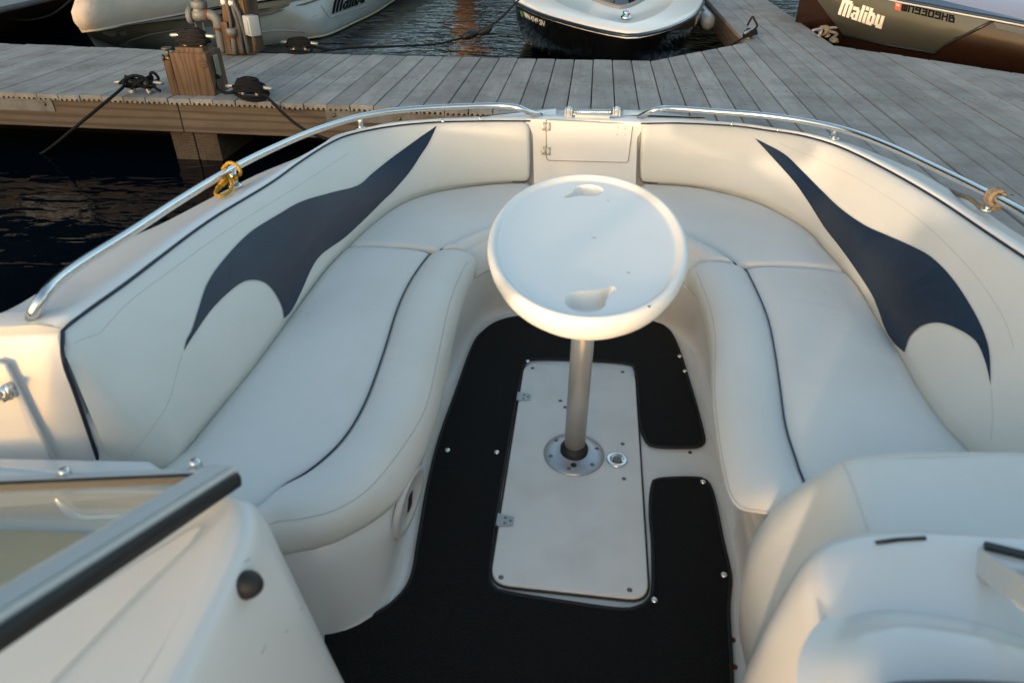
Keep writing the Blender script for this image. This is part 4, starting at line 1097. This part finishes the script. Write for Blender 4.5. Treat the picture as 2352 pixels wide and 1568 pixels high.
# left cleat, line running down to the water
pA = U(325, 213, DZ); put_cleat(pA, R(4), 'horn cleat at the left end of the dock, wrapped in black rope leading to water')
tail = [UY(283, 200, 4.30), UY(270, 212, 4.24), UY(200, 275, 3.9)+V((0, 0, .01)), U(100, 350, -.19), U(20, 385, -.23)]
rope(local(pA, R(4), wrap(3, 6)), .0095, 'black mooring rope running from the leftmost dock cleat down into the water', extra=[[local(pA, R(4), [(-.10, 0, .07)])[0]] + tail,
     local(pA, R(4), [(.07, .02, .09), (.10, .0, .125), (.125, -.01, .13), (.14, 0, .10), (.12, .02, .075), (.09, -.02, .07), (.13, -.03, .03), (.15, -.03, .02)]),
     local(pA, R(4), [(-.12, -.02, .06), (-.05, -.03, .10), (.02, -.03, .115), (.08, -.02, .08), (.05, -.035, .04), (.02, -.02, .09)])])
# the timber post
post = thing('mooring_post', 'squat square brown timber post carrying a cleat at the dock edge', 'post', (-2.55, 4.48, DZ))
PX0, PX1, PYf, PZ = -2.685, -2.432, 4.385, .515
b_ = bmesh.new(); box(((PX0+PX1)/2, PYf+.10, (DZ-.04+PZ)/2), (PX1-PX0, .20, PZ-DZ+.04), b_)
for v in b_.verts:
    if v.co.z > .4:
        v.co.x = lerp(v.co.x, (PX0+PX1)/2, .05)
top_e = [e for e in b_.edges if all(v.co.z > .4 for v in e.verts)]
bmesh.ops.bevel(b_, geom=top_e, offset=.028, segments=3, affect='EDGES'); 
obj('timber', b_, POSTW, post, smooth=False)
kn, kd = UY(580*0+503-14, 131, PYf-.001), 0
pk = UY(464+ (1360-1300)*.3418*0+ -0, 145, PYf-.0015)
knot = UY(810*.0+ (1362*.3418), 146, PYf-.0015)
obj('knot', lathe([(.031, -.002), (.030, .0012), (.020, .002), (0, .0015)], knot, (0, -1, 0), 18), ENDG, post)
b_ = box((PX0-.030, PYf+.08, (DZ+.44)/2), (.052, .15, .44-DZ), bev=.004); obj('side_plank', b_, PILEW, post, smooth=False)
b_ = box((PX1+.008, PYf+.09, .40), (.012, .05, .13), bev=.004); obj('cover_plate', b_, GREENISH, post)
vx = UY(388, 132, PYf+.02)
b_ = tube([V((PX0-.035, PYf+.03, .42)), vx+V((.01, .0, -.005)), vx+V((-.018, -.01, 0))], .016, seg=12)
tube([vx, vx+V((0, 0, .05))], .011, b_); lathe([(.012, 0), (.020, .004), (.020, .014), (.012, .018), (0, .018)], vx+V((-.022, -.01, 0)), (-1, -.3, 0), 12, b_)
lathe([(.008, .04), (.034, .048), (.036, .056), (.030, .062), (.0, .064)], vx, (0, 0, 1), 12, b_)
obj('water_tap', b_, BRASS, post)
hank2 = []
for k_ in range(6):
    for i_ in range(12):
        a_ = 2*math.pi*i_/12; x_ = (.115-.006*k_)*math.cos(a_+k_); hank2.append(V((x_, (.055-.004*k_)*math.sin(a_+k_)+.3*x_*(-1)**k_*.3, .02+.012*k_+.028*(1-(x_/.13)**2))))
pT = V(((PX0+PX1)/2+.005, PYf+.10, PZ)); put_cleat(pT, R(-2), 'horn cleat on top of the squat timber post, wrapped in black rope', .92)
rope(local(pT, R(-2), [q*.92 for q in hank2]), .0095, 'black rope wound round the cleat on top of the timber post', extra=[local(pT, R(-2), [(-.08, -.03, .02), (0, -.05, .016), (.08, -.03, .02), (.07, .04, .018), (0, .05, .016), (-.08, .03, .02), (-.07, -.04, .034), (.03, -.05, .034), (.09, 0, .04)])])
# right of the post
pB = U(577, 224, DZ); put_cleat(pB, R(-6), 'horn cleat just right of the timber post, heaped with black rope')
def hank(seed, loops=8):
    rnd = random.Random(seed); P = []
    for k in range(loops):
        hl = .122-.006*k+rnd.uniform(-.012, .008); hw = .062-.006*k; sk = rnd.uniform(-.35, .35)
        for i in range(14):
            a = 2*math.pi*i/14; x = hl*math.cos(a); y = hw*math.sin(a)+sk*x*.25
            P.append(V((x+rnd.uniform(-.004, .004), y+rnd.uniform(-.005, .005), (.018+.0062*k)+(.036+.003*k)*(1-(x/.15)**2)+rnd.uniform(-.003, .003))))
    return P
w2 = hank(5); w2b = hank(21, 6); w2c = hank(9, 5)
line = [UY(503, 180, 4.46), UY(498, 172, 4.45), UY(494, 185, 4.44), UY(500, 203, 4.42), UY(515, 213, 4.40), UY(540, 214, 4.38), UY(556, 226, 4.34), U(575, 231, DZ+.012), U(600, 230, DZ+.012), U(612, 222, DZ+.02), local(pB, R(-6), [(.05, -.02, .05)])[0]]
out = [local(pB, R(-6), [(.08, -.01, .045)])[0], U(618, 228, DZ+.012), UY(650, 260, 4.20), UY(690, 292, 3.95), UY(740, 316, 3.60), UY(800, 326, 3.2), UY(850, 322, 2.8)]
rope(local(pB, R(-6), w2), .0095, 'black rope heaped on the cleat right of the timber post, leading to our bow', extra=[line, out, local(pB, R(-6), [(-.09, -.03, .02), (0, -.06, .014), (.10, -.04, .02), (.11, .03, .02), (0, .05, .016), (-.08, .03, .02)])])
# far edge
pC = U(690, 118, DZ); put_cleat(pC, R(-3), 'horn cleat on the far dock edge beside the utility pile, with a hanging loop')
lp = local(pC, R(-3), [(.11, 0, .05), (.115, -.03, .02), (.10, -.09, .010), (.04, -.13, .010), (-.04, -.12, .010), (-.06, -.08, .010), (-.02, -.05, .010), (.06, -.05, .010), (.11, -.08, .012)])
ln2 = [local(pC, R(-3), [(.09, .0, .05)])[0], local(pC, R(-3), [(.2, .10, .0)])[0], UY(800, 111, 6.3), UY(900, 107, 6.6), UY(1000, 102, 6.9), UY(1060, 88, 7.1), UY(1100, 78, 7.2), UY(1150, 42, 7.3), UY(1178, 14, 7.5), UY(1196, -4, 7.7)]
rope(local(pC, R(-3), w2b), .0095, 'black rope from the far-edge cleat over the water to the black boat', extra=[lp, ln2])
sn = catmull([UY(1062, 87, 7.1), UY(1080, 80, 7.14), UY(1110, 73, 7.22), UY(1130, 60, 7.26)], 24)
tag(obj('rope_snubber', tube(sn, [.016+.022*abs(math.sin(math.pi*i/23*2.0))**.6 for i in range(24)], seg=12), RUBBER), 'black rubber snubber on the rope to the black boat', 'snubber')
pD = U(1722, 88, DZ); put_cleat(pD, R(60), 'horn cleat at the root of the narrow finger pier, wrapped in black rope')
rope(local(pD, R(60), [q*.8 for q in w2c]), .0095, 'black rope on the finger pier cleat, pulled tight to the black boat', extra=[[local(pD, R(60), [(-.05, 0, .05)])[0], UY(1700, 92, 7.0), UY(1660, 114, 7.05), UY(1640, 122, 7.3)], local(pD, R(60), [(-.06, .05, .02), (-.02, -.05, .10), (.04, .0, .15), (.05, .03, .17), (.02, .05, .10)])])
pE = U(1890, 84, DZ); put_cleat(pE, R(35), 'pale horn cleat at the dock corner by the grey boat, with tan rope')
w3 = [V((-.03+.05*i/30, .038*math.cos(2*math.pi*i/8), .05+.035*math.sin(2*math.pi*i/8))) for i in range(30)]
rope(local(pE, R(35), w3), .013, 'tan rope on the corner cleat by the grey boat', m=ROPET, extra=[local(pE, R(35), [(.02, -.03, .05), (.06, -.10, .03)]) + [U(1908, 91, DZ+.014), U(1916, 96, DZ+.014), U(1922, 92, DZ+.02), U(1914, 90, DZ+.02), U(1924, 97, DZ-.02)]])

# ---- utility pile with conduits and a meter box
up = thing('utility_pile', 'rough brown pile with grey conduits and a white box on the far dock edge', 'pile', (-2.9, 5.72, DZ))
YU = 5.66
def uy(x, y, dy=0): return UY(x, y, YU+dy)
def taper(pts_px, r, bm=None, dy=0, seg=12): return tube([uy(x, y, dy) for x, y in pts_px], r, bm, seg)
b_ = bmesh.new(); rows = []
for (yy, xl, xr) in ((124, 519, 585), (80, 514, 577), (40, 511, 571), (0, 509, 564), (-120, 500, 548), (-300, 486, 526)):
    a, c = uy(xl, yy), uy(xr, yy); w_ = c-a; d_ = V((0, .2, 0)); rows.append([a, lerp(a, c, .08)+V((0, -.02, 0)), lerp(a, c, .92)+V((0, -.02, 0)), c, c+d_, a+d_])
loft(rows, True, b_); b_.faces.new(b_.verts[:6][::-1]); obj('timber', b_, PILEW, up, smooth=False)
obj('timber_slab', bar(uy(530, 124, -.03), uy(516, 50, -.03), .055, .05, (0, 1, 0), None, .006), POSTW, up, smooth=False)
for px, r in ((((558, 124), (549, 62), (539, 30), (531, 0), (500, -110)), .017), (((572, 122), (560, 70), (548, 30), (535, 0), (505, -110)), .017), (((520, 0), (529, 45), (531, 66)), .015)):
    obj('conduit', tube(catmull([uy(x, y, -.045) for x, y in px], 20), r, seg=12), CONDUIT, up)
for x, y in ((514, 5), (532, 7)): obj('conduit_clip', tube([uy(x-5, y, -.048), uy(x+5, y, -.048)], .021, seg=10), PLASTW, up)
b_ = tube([uy(540, 125, -.06), uy(536, 92, -.06), uy(531, 76, -.06)], .021); lathe([(.02, -.03), (.04, -.02), (.042, .02), (.02, .03)], uy(532, 74, -.07), (0, 0, 1), 14, b_); tube([uy(522, 75, -.08), uy(536, 72, -.09)], .012, b_)
obj('valve', b_, IRON, up); obj('rusty_collar', lathe([(.022, 0), (.040, .004), (.040, .02), (.022, .024)], uy(534, 88, -.06), (0, 0, 1), 14), RUST, up)
obj('wood_strip', bar(uy(554, 122, -.05), uy(544, 62, -.05), .032, .02, (0, 1, 0), None, .003), ENDG, up, smooth=False)
bc = (uy(563, 42, -.05), uy(594, 76, -.05)); c = (bc[0]+bc[1])/2; rz = Matrix.Rotation(R(-38), 3, 'Z')
bx = obj('meter_box', box(c, (.10, .09, .145), None, rz, .008), BOXW, up)
obj('box_door', box(c+rz @ V((.0, -.048, -.005)), (.062, .010, .10), None, rz, .004), BOXW, bx)
obj('conduit', tube([uy(582, 76, -.05), uy(587, 120, -.05)], .016), ENDG, up)
# ---- standpipe beside it
sp = thing('standpipe', 'thick grey steel standpipe with a tee, elbow and chain beside the utility pile', 'pipe', (-3.05, 5.7, DZ))
obj('riser', tube(catmull([uy(511, 121, -.02), uy(507, 95, -.02), uy(502, 66, -.02)], 8), .032, seg=18), PIPEM, sp)
obj('elbow', tube(catmull([uy(502, 64, -.02), uy(500, 50, -.02), uy(493, 39, -.02), uy(481, 34, -.02), uy(470, 34, -.02)], 20), .039, seg=18), PIPEM, sp)
for x, y, a in ((503, 66, (0, 0, 1)), (477, 34, (-1, 0, .1))): obj('rusty_joint', lathe([(.034, -.012), (.0415, -.010), (.0415, .010), (.034, .012)], uy(x, y, -.02), a, 18), RUST, sp)
b_ = tube([uy(474, 34, -.02), uy(440, 36, -.02)], .046, seg=16); tube([uy(458, 36, -.02), uy(456, 14, -.02)], .044, b_, 16)
lathe([(.05, -.01), (.062, -.008), (.062, .03), (.05, .034), (0, .034)], uy(443, 36, -.02), (-1, 0, .05), 16, b_)
obj('tee', b_, IRON, sp)
b_ = lathe([(.046, -.03), (.062, -.024), (.064, .02), (.050, .026)], uy(457, 10, -.02), (0, 0, 1), 8); tube([uy(457, 12, -.02), uy(455, -20, -.02), uy(440, -220, -.02)], .040, b_, 16)
obj('upper_pipe', b_, IRON, sp)
ch = catmull([uy(448, 52, -.06), uy(455, 72, -.06), uy(464, 92, -.06), uy(470, 99, -.06), uy(472, 92, -.06), uy(470, 72, -.06), uy(466, 52, -.06)], 46); b_ = bmesh.new()
for i in range(45): 
    tube([ch[i], lerp(ch[i], ch[i+1], .8)], .0045 if i % 2 else .0065, b_, 6)
obj('chain', b_, IRON, sp)

# ---- dock bumper on the finger pier
fb = thing('dock_bumper', 'white and grey dock bumper hung on the finger pier beside the black boat', 'bumper', U(1640, 50, .0))
a, c = UP(1612, 12, (1.39, 0, 0), V((1, 0, 0))), UP(1638, 62, (1.39, 0, 0), V((1, 0, 0)))
y0, y1 = c.y, c.y+1.5
b_ = tube([V((1.33, y0-.02, .08)), V((1.33, y0+.03, .08)), V((1.33, y0+.12, .08)), V((1.33, y1, .08))], [.05, .085, .095, .095], seg=18); obj('bumper_body', b_, PLASTW, fb)
b_ = box((1.28, (y0+y1)/2+.15, .135), (.10, 1.2, .07), None, Matrix.Rotation(R(-38), 3, 'Y'), .01)
for k in range(6): box((1.262, y0+.38+.17*k, .168), (.012, .012, .08), b_, Matrix.Rotation(R(-38), 3, 'Y'))
obj('bumper_pad', b_, GREYFOAM, fb)

# ================================================================== the other boats
def hull_from(rows, m, name, par): return sharp(obj(name, loft(rows)[0], m, par), 50)
# ---- black boat, bow towards us
kb = thing('motorboat', 'black hulled boat with white deck nosing in beyond the dock', 'boat', (.2, 8.5, WZ))
zs = .38
Lk = [U(x, y, zs) for x, y in [(1440, 77), (1420, 74), (1370, 64), (1300, 46), (1240, 27), (1195, 6), (1183, -4)]]
Rk = [U(x, y, zs) for x, y in [(1440, 77), (1465, 76), (1520, 64), (1570, 45), (1598, 28), (1612, 8), (1614, -4)]]
Lk += [V((Lk[-1].x-.08, Lk[-1].y+1.2, zs+.02)), V((Lk[-1].x-.10, Lk[-1].y+4, zs))]; Rk += [V((Rk[-1].x+.06, Rk[-1].y+1.2, zs+.02)), V((Rk[-1].x+.06, Rk[-1].y+3.6, zs))]
nL = 60; lk = catmull(Lk, nL); rk = catmull(Rk, nL)
def sub(p, dz, s, sh):
    cx_ = .22; return V((cx_+(p.x-cx_)*s, p.y+sh*max(0, 1-(p.y-6.2)/6), p.z+dz))
def hrows(c): return [[sub(p, dz, s, sh) for p in c] for dz, s, sh in ((-.045, 1.0, .0), (-.16, .995, .06), (-.30, .975, .20), (-.45, .93, .45), (-.58, .865, .80), (-.85, .6, 1.6))]
full = lk[::-1]+rk[1:]
hull_from(hrows(full), HULLK, 'hull', kb)
obj('rub_rail', tube([p+V((0, 0, -.022)) for p in full], .020, seg=10), TRIMN, kb)
obj('rail_stripe', tube([outw(p, 0)+V((0, -.014, -.034)) for p in full], .0075, seg=8), HULLW, kb)
def dk(p, s, dz, sh): return V((.22+(p.x-.22)*s, p.y+sh, zs+dz))
drows = [[dk(p, 1, -.008, 0) for p in full], [dk(p, .992, .008, .012) for p in full], [dk(p, .97, .016, .03) for p in full], [dk(p, .74, .034, .26) for p in full], [dk(p, .72, .033, .29) for p in full], [dk(p, .70, .012, .32) for p in full], [dk(p, .60, .008, .95) for p in full], [dk(p, .55, .008, 1.28) for p in full]]
hull_from(drows, DECKW, 'deck', kb)
crow = [[dk(p, .555, .006, 1.27) for p in full], [dk(p, .545, .028, 1.295) for p in full], [dk(p, .52, .030, 1.39) for p in full], [dk(p, .51, -.02, 1.42) for p in full], [dk(p, .50, -.40, 1.46) for p in full]]
hull_from(crow, INTERIOR, 'coaming', kb)
obj('sole', box((.2, 10.2, -.05), (1.5, 4.5, .04)), DARKIN, kb, smooth=False)
b_ = box((.12, 9.6, .40), (.26, .5, .5), bev=.06); obj('seat', b_, INTERIOR, kb); b_ = box((.55, 9.7, .40), (.26, .5, .5), bev=.06); obj('seat', b_, DARKIN, kb)
nv = U(1438, 41, zs+.02); lb = obj('bow_light', lathe([(.050, 0), (.048, .012), (.034, .020), (.034, .048), (.024, .060), (0, .064)], nv, (0, 0, 1), 20), CHROME, kb)
for s, m_ in ((-1, GREENG), (1, REDG)): obj('lens', box(nv+V((s*.020, -.022, .034)), (.024, .022, .018), bev=.005), m_, lb)
kbv = bvh_of([o for o in kb.children if o.name.startswith('hull')][0])
def quad_on(bv, pts, off=.006): return [onto(bv, x, y, off)[0] for x, y in pts]
text_mesh('WN 4749 SN', quad_on(kbv, [(1203, 27), (1252, 48.5), (1251, 61), (1207, 40)]), WHITEL, 'registration', kb, .004, .01, bvh=kbv)
q = quad_on(kbv, [(1195, 24), (1200, 26.5), (1203, 39), (1199, 37)]); n_ = (q[1]-q[0]).cross(q[3]-q[0]).normalized()
obj('sticker', prism(q, n_*-.003, n_*.003), GREENST, kb, smooth=False)
# ---- grey boat along the right-hand edge
gb = thing('motorboat', 'grey and copper metal-flake boat with large silver lettering at right', 'boat', (3.6, 8, WZ))
a, c = V((2.40, 7.78, 0)), V((3.75, 6.56, 0)); gd = (c-a).normalized(); gnm = V((gd.y, -gd.x, 0)); gnm = gnm if gnm.y < 0 else -gnm
def ug(x, y, off=0): return UP(x, y, a+gnm*off, gnm)
shp = [(1800, -70), (1900, -45), (1990, -20), (2067, 0), (2140, 14), (2218, 29), (2352, 54), (2560, 98), (2900, 170)]
low = [(1838, -8), (1877, 27), (1916, 63), (1950, 98), (1975, 116), (2060, 134), (2150, 150), (2352, 190), (2900, 320)]
S_ = catmull([ug(x, y) for x, y in shp], 60); Lw = catmull([ug(x, y) for x, y in low], 60)
bulge = lambda t: .05*math.sin(math.pi*t)
hr = []
for t in (0, .1, .25, .45, .65, .85, 1): hr.append([lerp(p, q, t)+gnm*(bulge(t)*(.3+.7*i/59)) for i, (p, q) in enumerate(zip(S_, Lw))])
hr.append([V((q.x, q.y, -.5))-gnm*.05 for q in Lw])
hr = [[p-gnm*2.0 - V((0, 0, 0)) for p in S_]] + hr
hr[0] = [p+V((0, 0, .0))-gnm*1.9 for p in S_]
ghull = hull_from(hr[1:], COPPER, 'hull', gb)
hull_from([[p+V((0, 0, .004)) for p in S_], [p-gnm*.30+V((0, 0, .10)) for p in S_], [p-gnm*.8+V((0, 0, .16)) for p in S_], [p-gnm*1.9+V((0, 0, .02)) for p in S_], [p-gnm*1.9+V((0, 0, -.9)) for p in S_]], DECKV, 'deck', gb)
gbv = bvh_of(ghull)
gp = [(1860, -20), (1877, 0), (1902, 34), (1940, 83), (2040, 102), (2145, 119.5), (2169, 102), (2242, 66), (2281, 46), (2218, 32.5), (2140, 17.5), (2067, 3), (1990, -17), (1900, -41), (1850, -48)]
obj('grey_panel', inlay(gbv, gp, .004, 26, 0), FLAKE, gb)
edge = [onto(gbv, x, y, .005)[0] for x, y in [(1936, 82), (2040, 104), (2147, 122), (2171, 104), (2243, 68), (2283, 48)]]
obj('panel_edge', tube(edge, .014, seg=8), BLACKP, gb)
obj('rub_rail', tube([p+gnm*.012 for p in S_], .022, seg=10), TRIMN, gb)
obj('rail_stripe', tube([p+gnm*.028+V((0, 0, -.014)) for p in S_], .008, seg=8), STRIPE, gb)
b_ = loft([[p+V((0, 0, .012))+gnm*.0 for p in S_[:44]], [lerp(p, p-gnm*.24+V((0, 0, .095)), 1-i/44) for i, p in enumerate(S_[:44])]])[0]
obj('navy_deck_panel', b_, TRIMN, gb)
vq = quad_on(gbv, [(2283, 52), (2420, 78), (2420, 96), (2290, 66)], .004); n_ = (vq[1]-vq[0]).cross(vq[3]-vq[0]).normalized(); obj('vent', prism(vq, n_*-.003, n_*.003), FLAKE, gb, smooth=False)
block_text('malibu', quad_on(gbv, [(1938, -3), (2036, 30), (2025, 67), (1926, 33)], .0), SILVERL, 'lettering', gb, gbv, .004, .012)
block_text('WN9309HB', quad_on(gbv, [(2074, 8), (2195, 36.5), (2192, 54), (2070, 25)], .0), BLACKL, 'registration', gb, gbv, .004, .005, 1.6, 0, True)
q = quad_on(gbv, [(2058, 5), (2070, 8), (2068.5, 25.5), (2056, 22)], .005); n_ = (q[1]-q[0]).cross(q[3]-q[0]).normalized(); st = obj('sticker', prism(q, n_*-.002, n_*.002), REDST, gb, smooth=False)
text_mesh('26', quad_on(gbv, [(2060, 9), (2068, 11), (2067, 16), (2059, 14)], .009), HULLW, 'sticker_print', st, .004)
# ---- covered boat, bow towards us on the left
cb = thing('motorboat', 'pale boat under a tan canvas cover moored beyond the dock at upper left', 'boat', (-4.5, 9, WZ))
zc = .30
Sr = [U(x, y, zc) for x, y in [(192, 68), (215, 66), (244, 62), (287, 53), (360, 40), (444, 24), (500, 12)]]; d_ = (Sr[-1]-Sr[-2]).normalized()
Sr += [V((-3.62, 8.6, zc)), V((-3.25, 10.3, zc)), V((-3.12, 12.5, zc)), V((-3.12, 14.5, zc))]
Sl = [Sr[0], V((Sr[0].x-.14, Sr[0].y+.20, zc)), V((-4.95, 7.1, zc)), V((-5.3, 8.3, zc)), V((-5.5, 10, zc)), V((-5.55, 12, zc)), V((-5.5, 14.5, zc))]
cs_ = catmull(Sr, 70); cl_ = catmull(Sl, 50); cf = cl_[::-1]+cs_[1:]
WL = [U(238, 102, .03), V((-4.35, 7.6, -.2)), V((-3.75, 8.4, -.2)), U(689, 93, -.2), U(747, 84, -.2), U(809, 56, -.2), U(860, 31, -.2), U(908, 0, -.2), V((-3.3, 14.5, -.2))]
wl = catmull(WL, 70)
mid = [lerp(p, q, .5)+V((.04, -.02, .0)) for p, q in zip(cs_, wl)]
hr = [cs_, [lerp(p, q, .25)+V((.04, -.02, 0)) for p, q in zip(cs_, wl)], mid, [lerp(p, q, .8)+V((.05, -.02, 0)) for p, q in zip(cs_, wl)], wl, [p+V((-.25, .2, -.3)) for p in wl]]
chull = hull_from(hr, HULLG, 'hull', cb)
wl2 = [V((-9.2-p.x, p.y, p.z)) for p in wl]
hull_from([cl_, [V((lerp(p.x, -4.6, .2), p.y+.3, -.2)) for p in cl_], [V((-4.6, p.y+.6, -.5)) for p in cl_]], HULLG, 'hull', cb)
def cv_(p, s, z, sh):
    c_ = V((-4.55-.0*(p.y-6), max(p.y, 7.4), 0)); return V((lerp(c_.x, p.x, s), lerp(c_.y, p.y, s)+sh, z))
crv = [[cv_(p, 1.015, .285, 0) for p in cf], [cv_(p, 1.03, .30, 0) for p in cf], [cv_(p, 1.055, .36, -.02) for p in cf], [cv_(p, 1.05, .43, -.02) for p in cf], [cv_(p, .98, .52, 0) for p in cf], [cv_(p, .80, .62, .05) for p in cf], [cv_(p, .5, .74, .1) for p in cf], [cv_(p, .05, .80, .15) for p in cf]]
cov = obj('canvas_cover', loft(crv)[0], CANVAS, cb)
obj('cover_hem', tube([cv_(p, 1.018, .287, 0) for p in cf], .012, seg=8), CANVAS, cov)
hbv = bvh_of(chull)
skp = [(196, 69), (244, 64), (287, 55), (360, 42), (444, 26), (505, 13), (560, 0), (700, -30), (760, -10), (620, 30), (489, 55), (420, 64), (342, 77), (275, 98), (240, 101)]
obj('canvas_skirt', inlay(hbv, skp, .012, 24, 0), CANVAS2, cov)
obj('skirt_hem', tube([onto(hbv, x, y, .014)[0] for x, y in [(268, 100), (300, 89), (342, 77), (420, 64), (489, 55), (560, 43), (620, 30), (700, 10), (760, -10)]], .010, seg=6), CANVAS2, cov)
for pts in ([(620, 100), (680, 60), (720, 38), (800, 10), (860, -8)], [(560, 78), (640, 70), (700, 74)]):
    obj('hull_crease', tube([onto(hbv, x, y, .001)[0] for x, y in pts], .006, seg=6), HULLG, cb)
obj('waterline_stain', tube([p+V((.03, -.012, .02)) for p in wl[18:]], .014, seg=6), mat('yellowed_gelcoat', (.36, .31, .17), .5), cb)
block_text('malibu', quad_on(hbv, [(771, -14), (843, -34), (836, 6), (762, 33)], .0), BLACKL, 'lettering', cb, hbv, .003, .005)
b_ = tube([onto(hbv, x, y, .006)[0] for x, y in [(738, 13), (757, 41), (842, 14)]], .007, seg=6); obj('lettering_frame', b_, STRIPE, cb)
q = quad_on(hbv, [(579, 37), (589, 35), (588, 41), (578, 43)], .008); n_ = (q[1]-q[0]).cross(q[3]-q[0]).normalized(); obj('sticker', prism(q, n_*-.002, n_*.002), REDST, cb, smooth=False)
for x in (-4.0, -6.9, -9.8):                            # unseen covered boats added behind the viewpoint to shade the dock
    o = cb.copy(); COL.objects.link(o); o.location = (x, -6.2, WZ); o.scale = (1, 1, 1.25)
    tag(o, 'pale boat under a tan canvas cover, added unseen behind the viewpoint to cast shade', 'boat', 'covered boats added behind the viewpoint for shade')
    for ch in list(cb.children):
        if ch.name.split('.')[0] in ('hull', 'canvas_cover'):
            d = ch.copy(); COL.objects.link(d); d.parent = o
# ---- old grey boat in the corner
ob = thing('motorboat', 'weathered dark grey hull cut off by the upper left corner', 'boat', (-6.5, 9, WZ))
sh_ = [U(x, y, .30) for x, y in [(-160, 55), (-60, 34), (0, 21), (50, 10), (105, -3), (170, -18), (240, -34)]]; wl_ = [U(x, y, -.2) for x, y in [(-160, 110), (-60, 87), (0, 73), (73, 51), (156, 32), (240, 12), (330, -8)]]
sA = catmull(sh_, 40); wA = catmull(wl_, 40)
hull_from([sA, [lerp(p, q, .3)+V((.05, -.03, 0)) for p, q in zip(sA, wA)], [lerp(p, q, .7)+V((.06, -.03, 0)) for p, q in zip(sA, wA)], wA, [p+V((-.3, .2, -.3)) for p in wA]], OLDHULL, 'hull', ob)
hull_from([[p+V((0, 0, .0)) for p in sA], [p+V((-.05, .02, .03)) for p in sA], [p+V((-.9, .3, .06)) for p in sA], [p+V((-2.2, .6, -.1)) for p in sA], [p+V((-2.2, .6, -.6)) for p in sA]], OLDDECK, 'deck', ob)
obj('rub_rail', tube([p+V((.01, -.01, -.01)) for p in sA], .030, seg=8), CONDUIT, ob)
dl = [UP(x, y, sA[20]+V((.15, -.1, 0)), V((.55, -.83, 0))) for x, y in [(-30, 40), (0, 43), (60, 47), (110, 38), (140, 20), (166, -2), (190, -24)]]
rope(dl, .011, 'thin dark line drooping along the weathered grey hull', n=60)
# ---- tall pile farther out (its reflection crosses the open water)
q = U(1068, -26, WZ); pz = thing('wooden_pile', 'tall wooden pile standing in the water beyond the boats', 'pile', q)
obj('trunk', tube([q+V((0, 0, -1)), q+V((0, 0, 2)), q+V((.05, 0, 5.2))], [.24, .22, .19], seg=18), mat('warm_pile_wood', (.34, .20, .10), .8, var=(6, (.24, .13, .06), .4, .7)), pz)
obj('cap', lathe([(.20, 0), (.22, .01), (.20, .06), (0, .12)], q+V((.05, 0, 5.2)), (0, 0, 1), 18), GALV, pz)

# ================================================================== light
SUN_EL, SUN_AZ = R(3.6), R(206)       # azimuth clockwise from +Y: behind us and a little to the left
w = bpy.data.worlds.new('World'); scene.world = w; w.use_nodes = True; nt = w.node_tree
sky = nt.nodes.new('ShaderNodeTexSky'); sky.sky_type = 'NISHITA'; sky.sun_disc = False
sky.sun_elevation = SUN_EL; sky.sun_rotation = SUN_AZ; sky.altitude = 100; sky.air_density = 1.0; sky.dust_density = 2.0; sky.ozone_density = 1.15
nt.links.new(sky.outputs[0], nt.nodes['Background'].inputs[0]); nt.nodes['Background'].inputs[1].default_value = .15
sd = bpy.data.lights.new('sun', 'SUN'); sd.energy = .72; sd.angle = R(2.2); sd.color = (1, .74, .50)
so = bpy.data.objects.new('sun', sd); COL.objects.link(so)
dv = V((math.sin(SUN_AZ)*math.cos(SUN_EL), math.cos(SUN_AZ)*math.cos(SUN_EL), math.sin(SUN_EL)))
so.rotation_euler = dv.to_track_quat('Z', 'Y').to_euler(); so.location = dv*20
vs_ = scene.view_settings; vs_.view_transform = 'Standard'; vs_.look = 'None'; vs_.gamma = 1; vs_.exposure = 2.35; vs_.use_curve_mapping = False
scene.cycles.max_bounces = 8; scene.cycles.transmission_bounces = 6; scene.cycles.caustics_reflective = False; scene.cycles.caustics_refractive = False
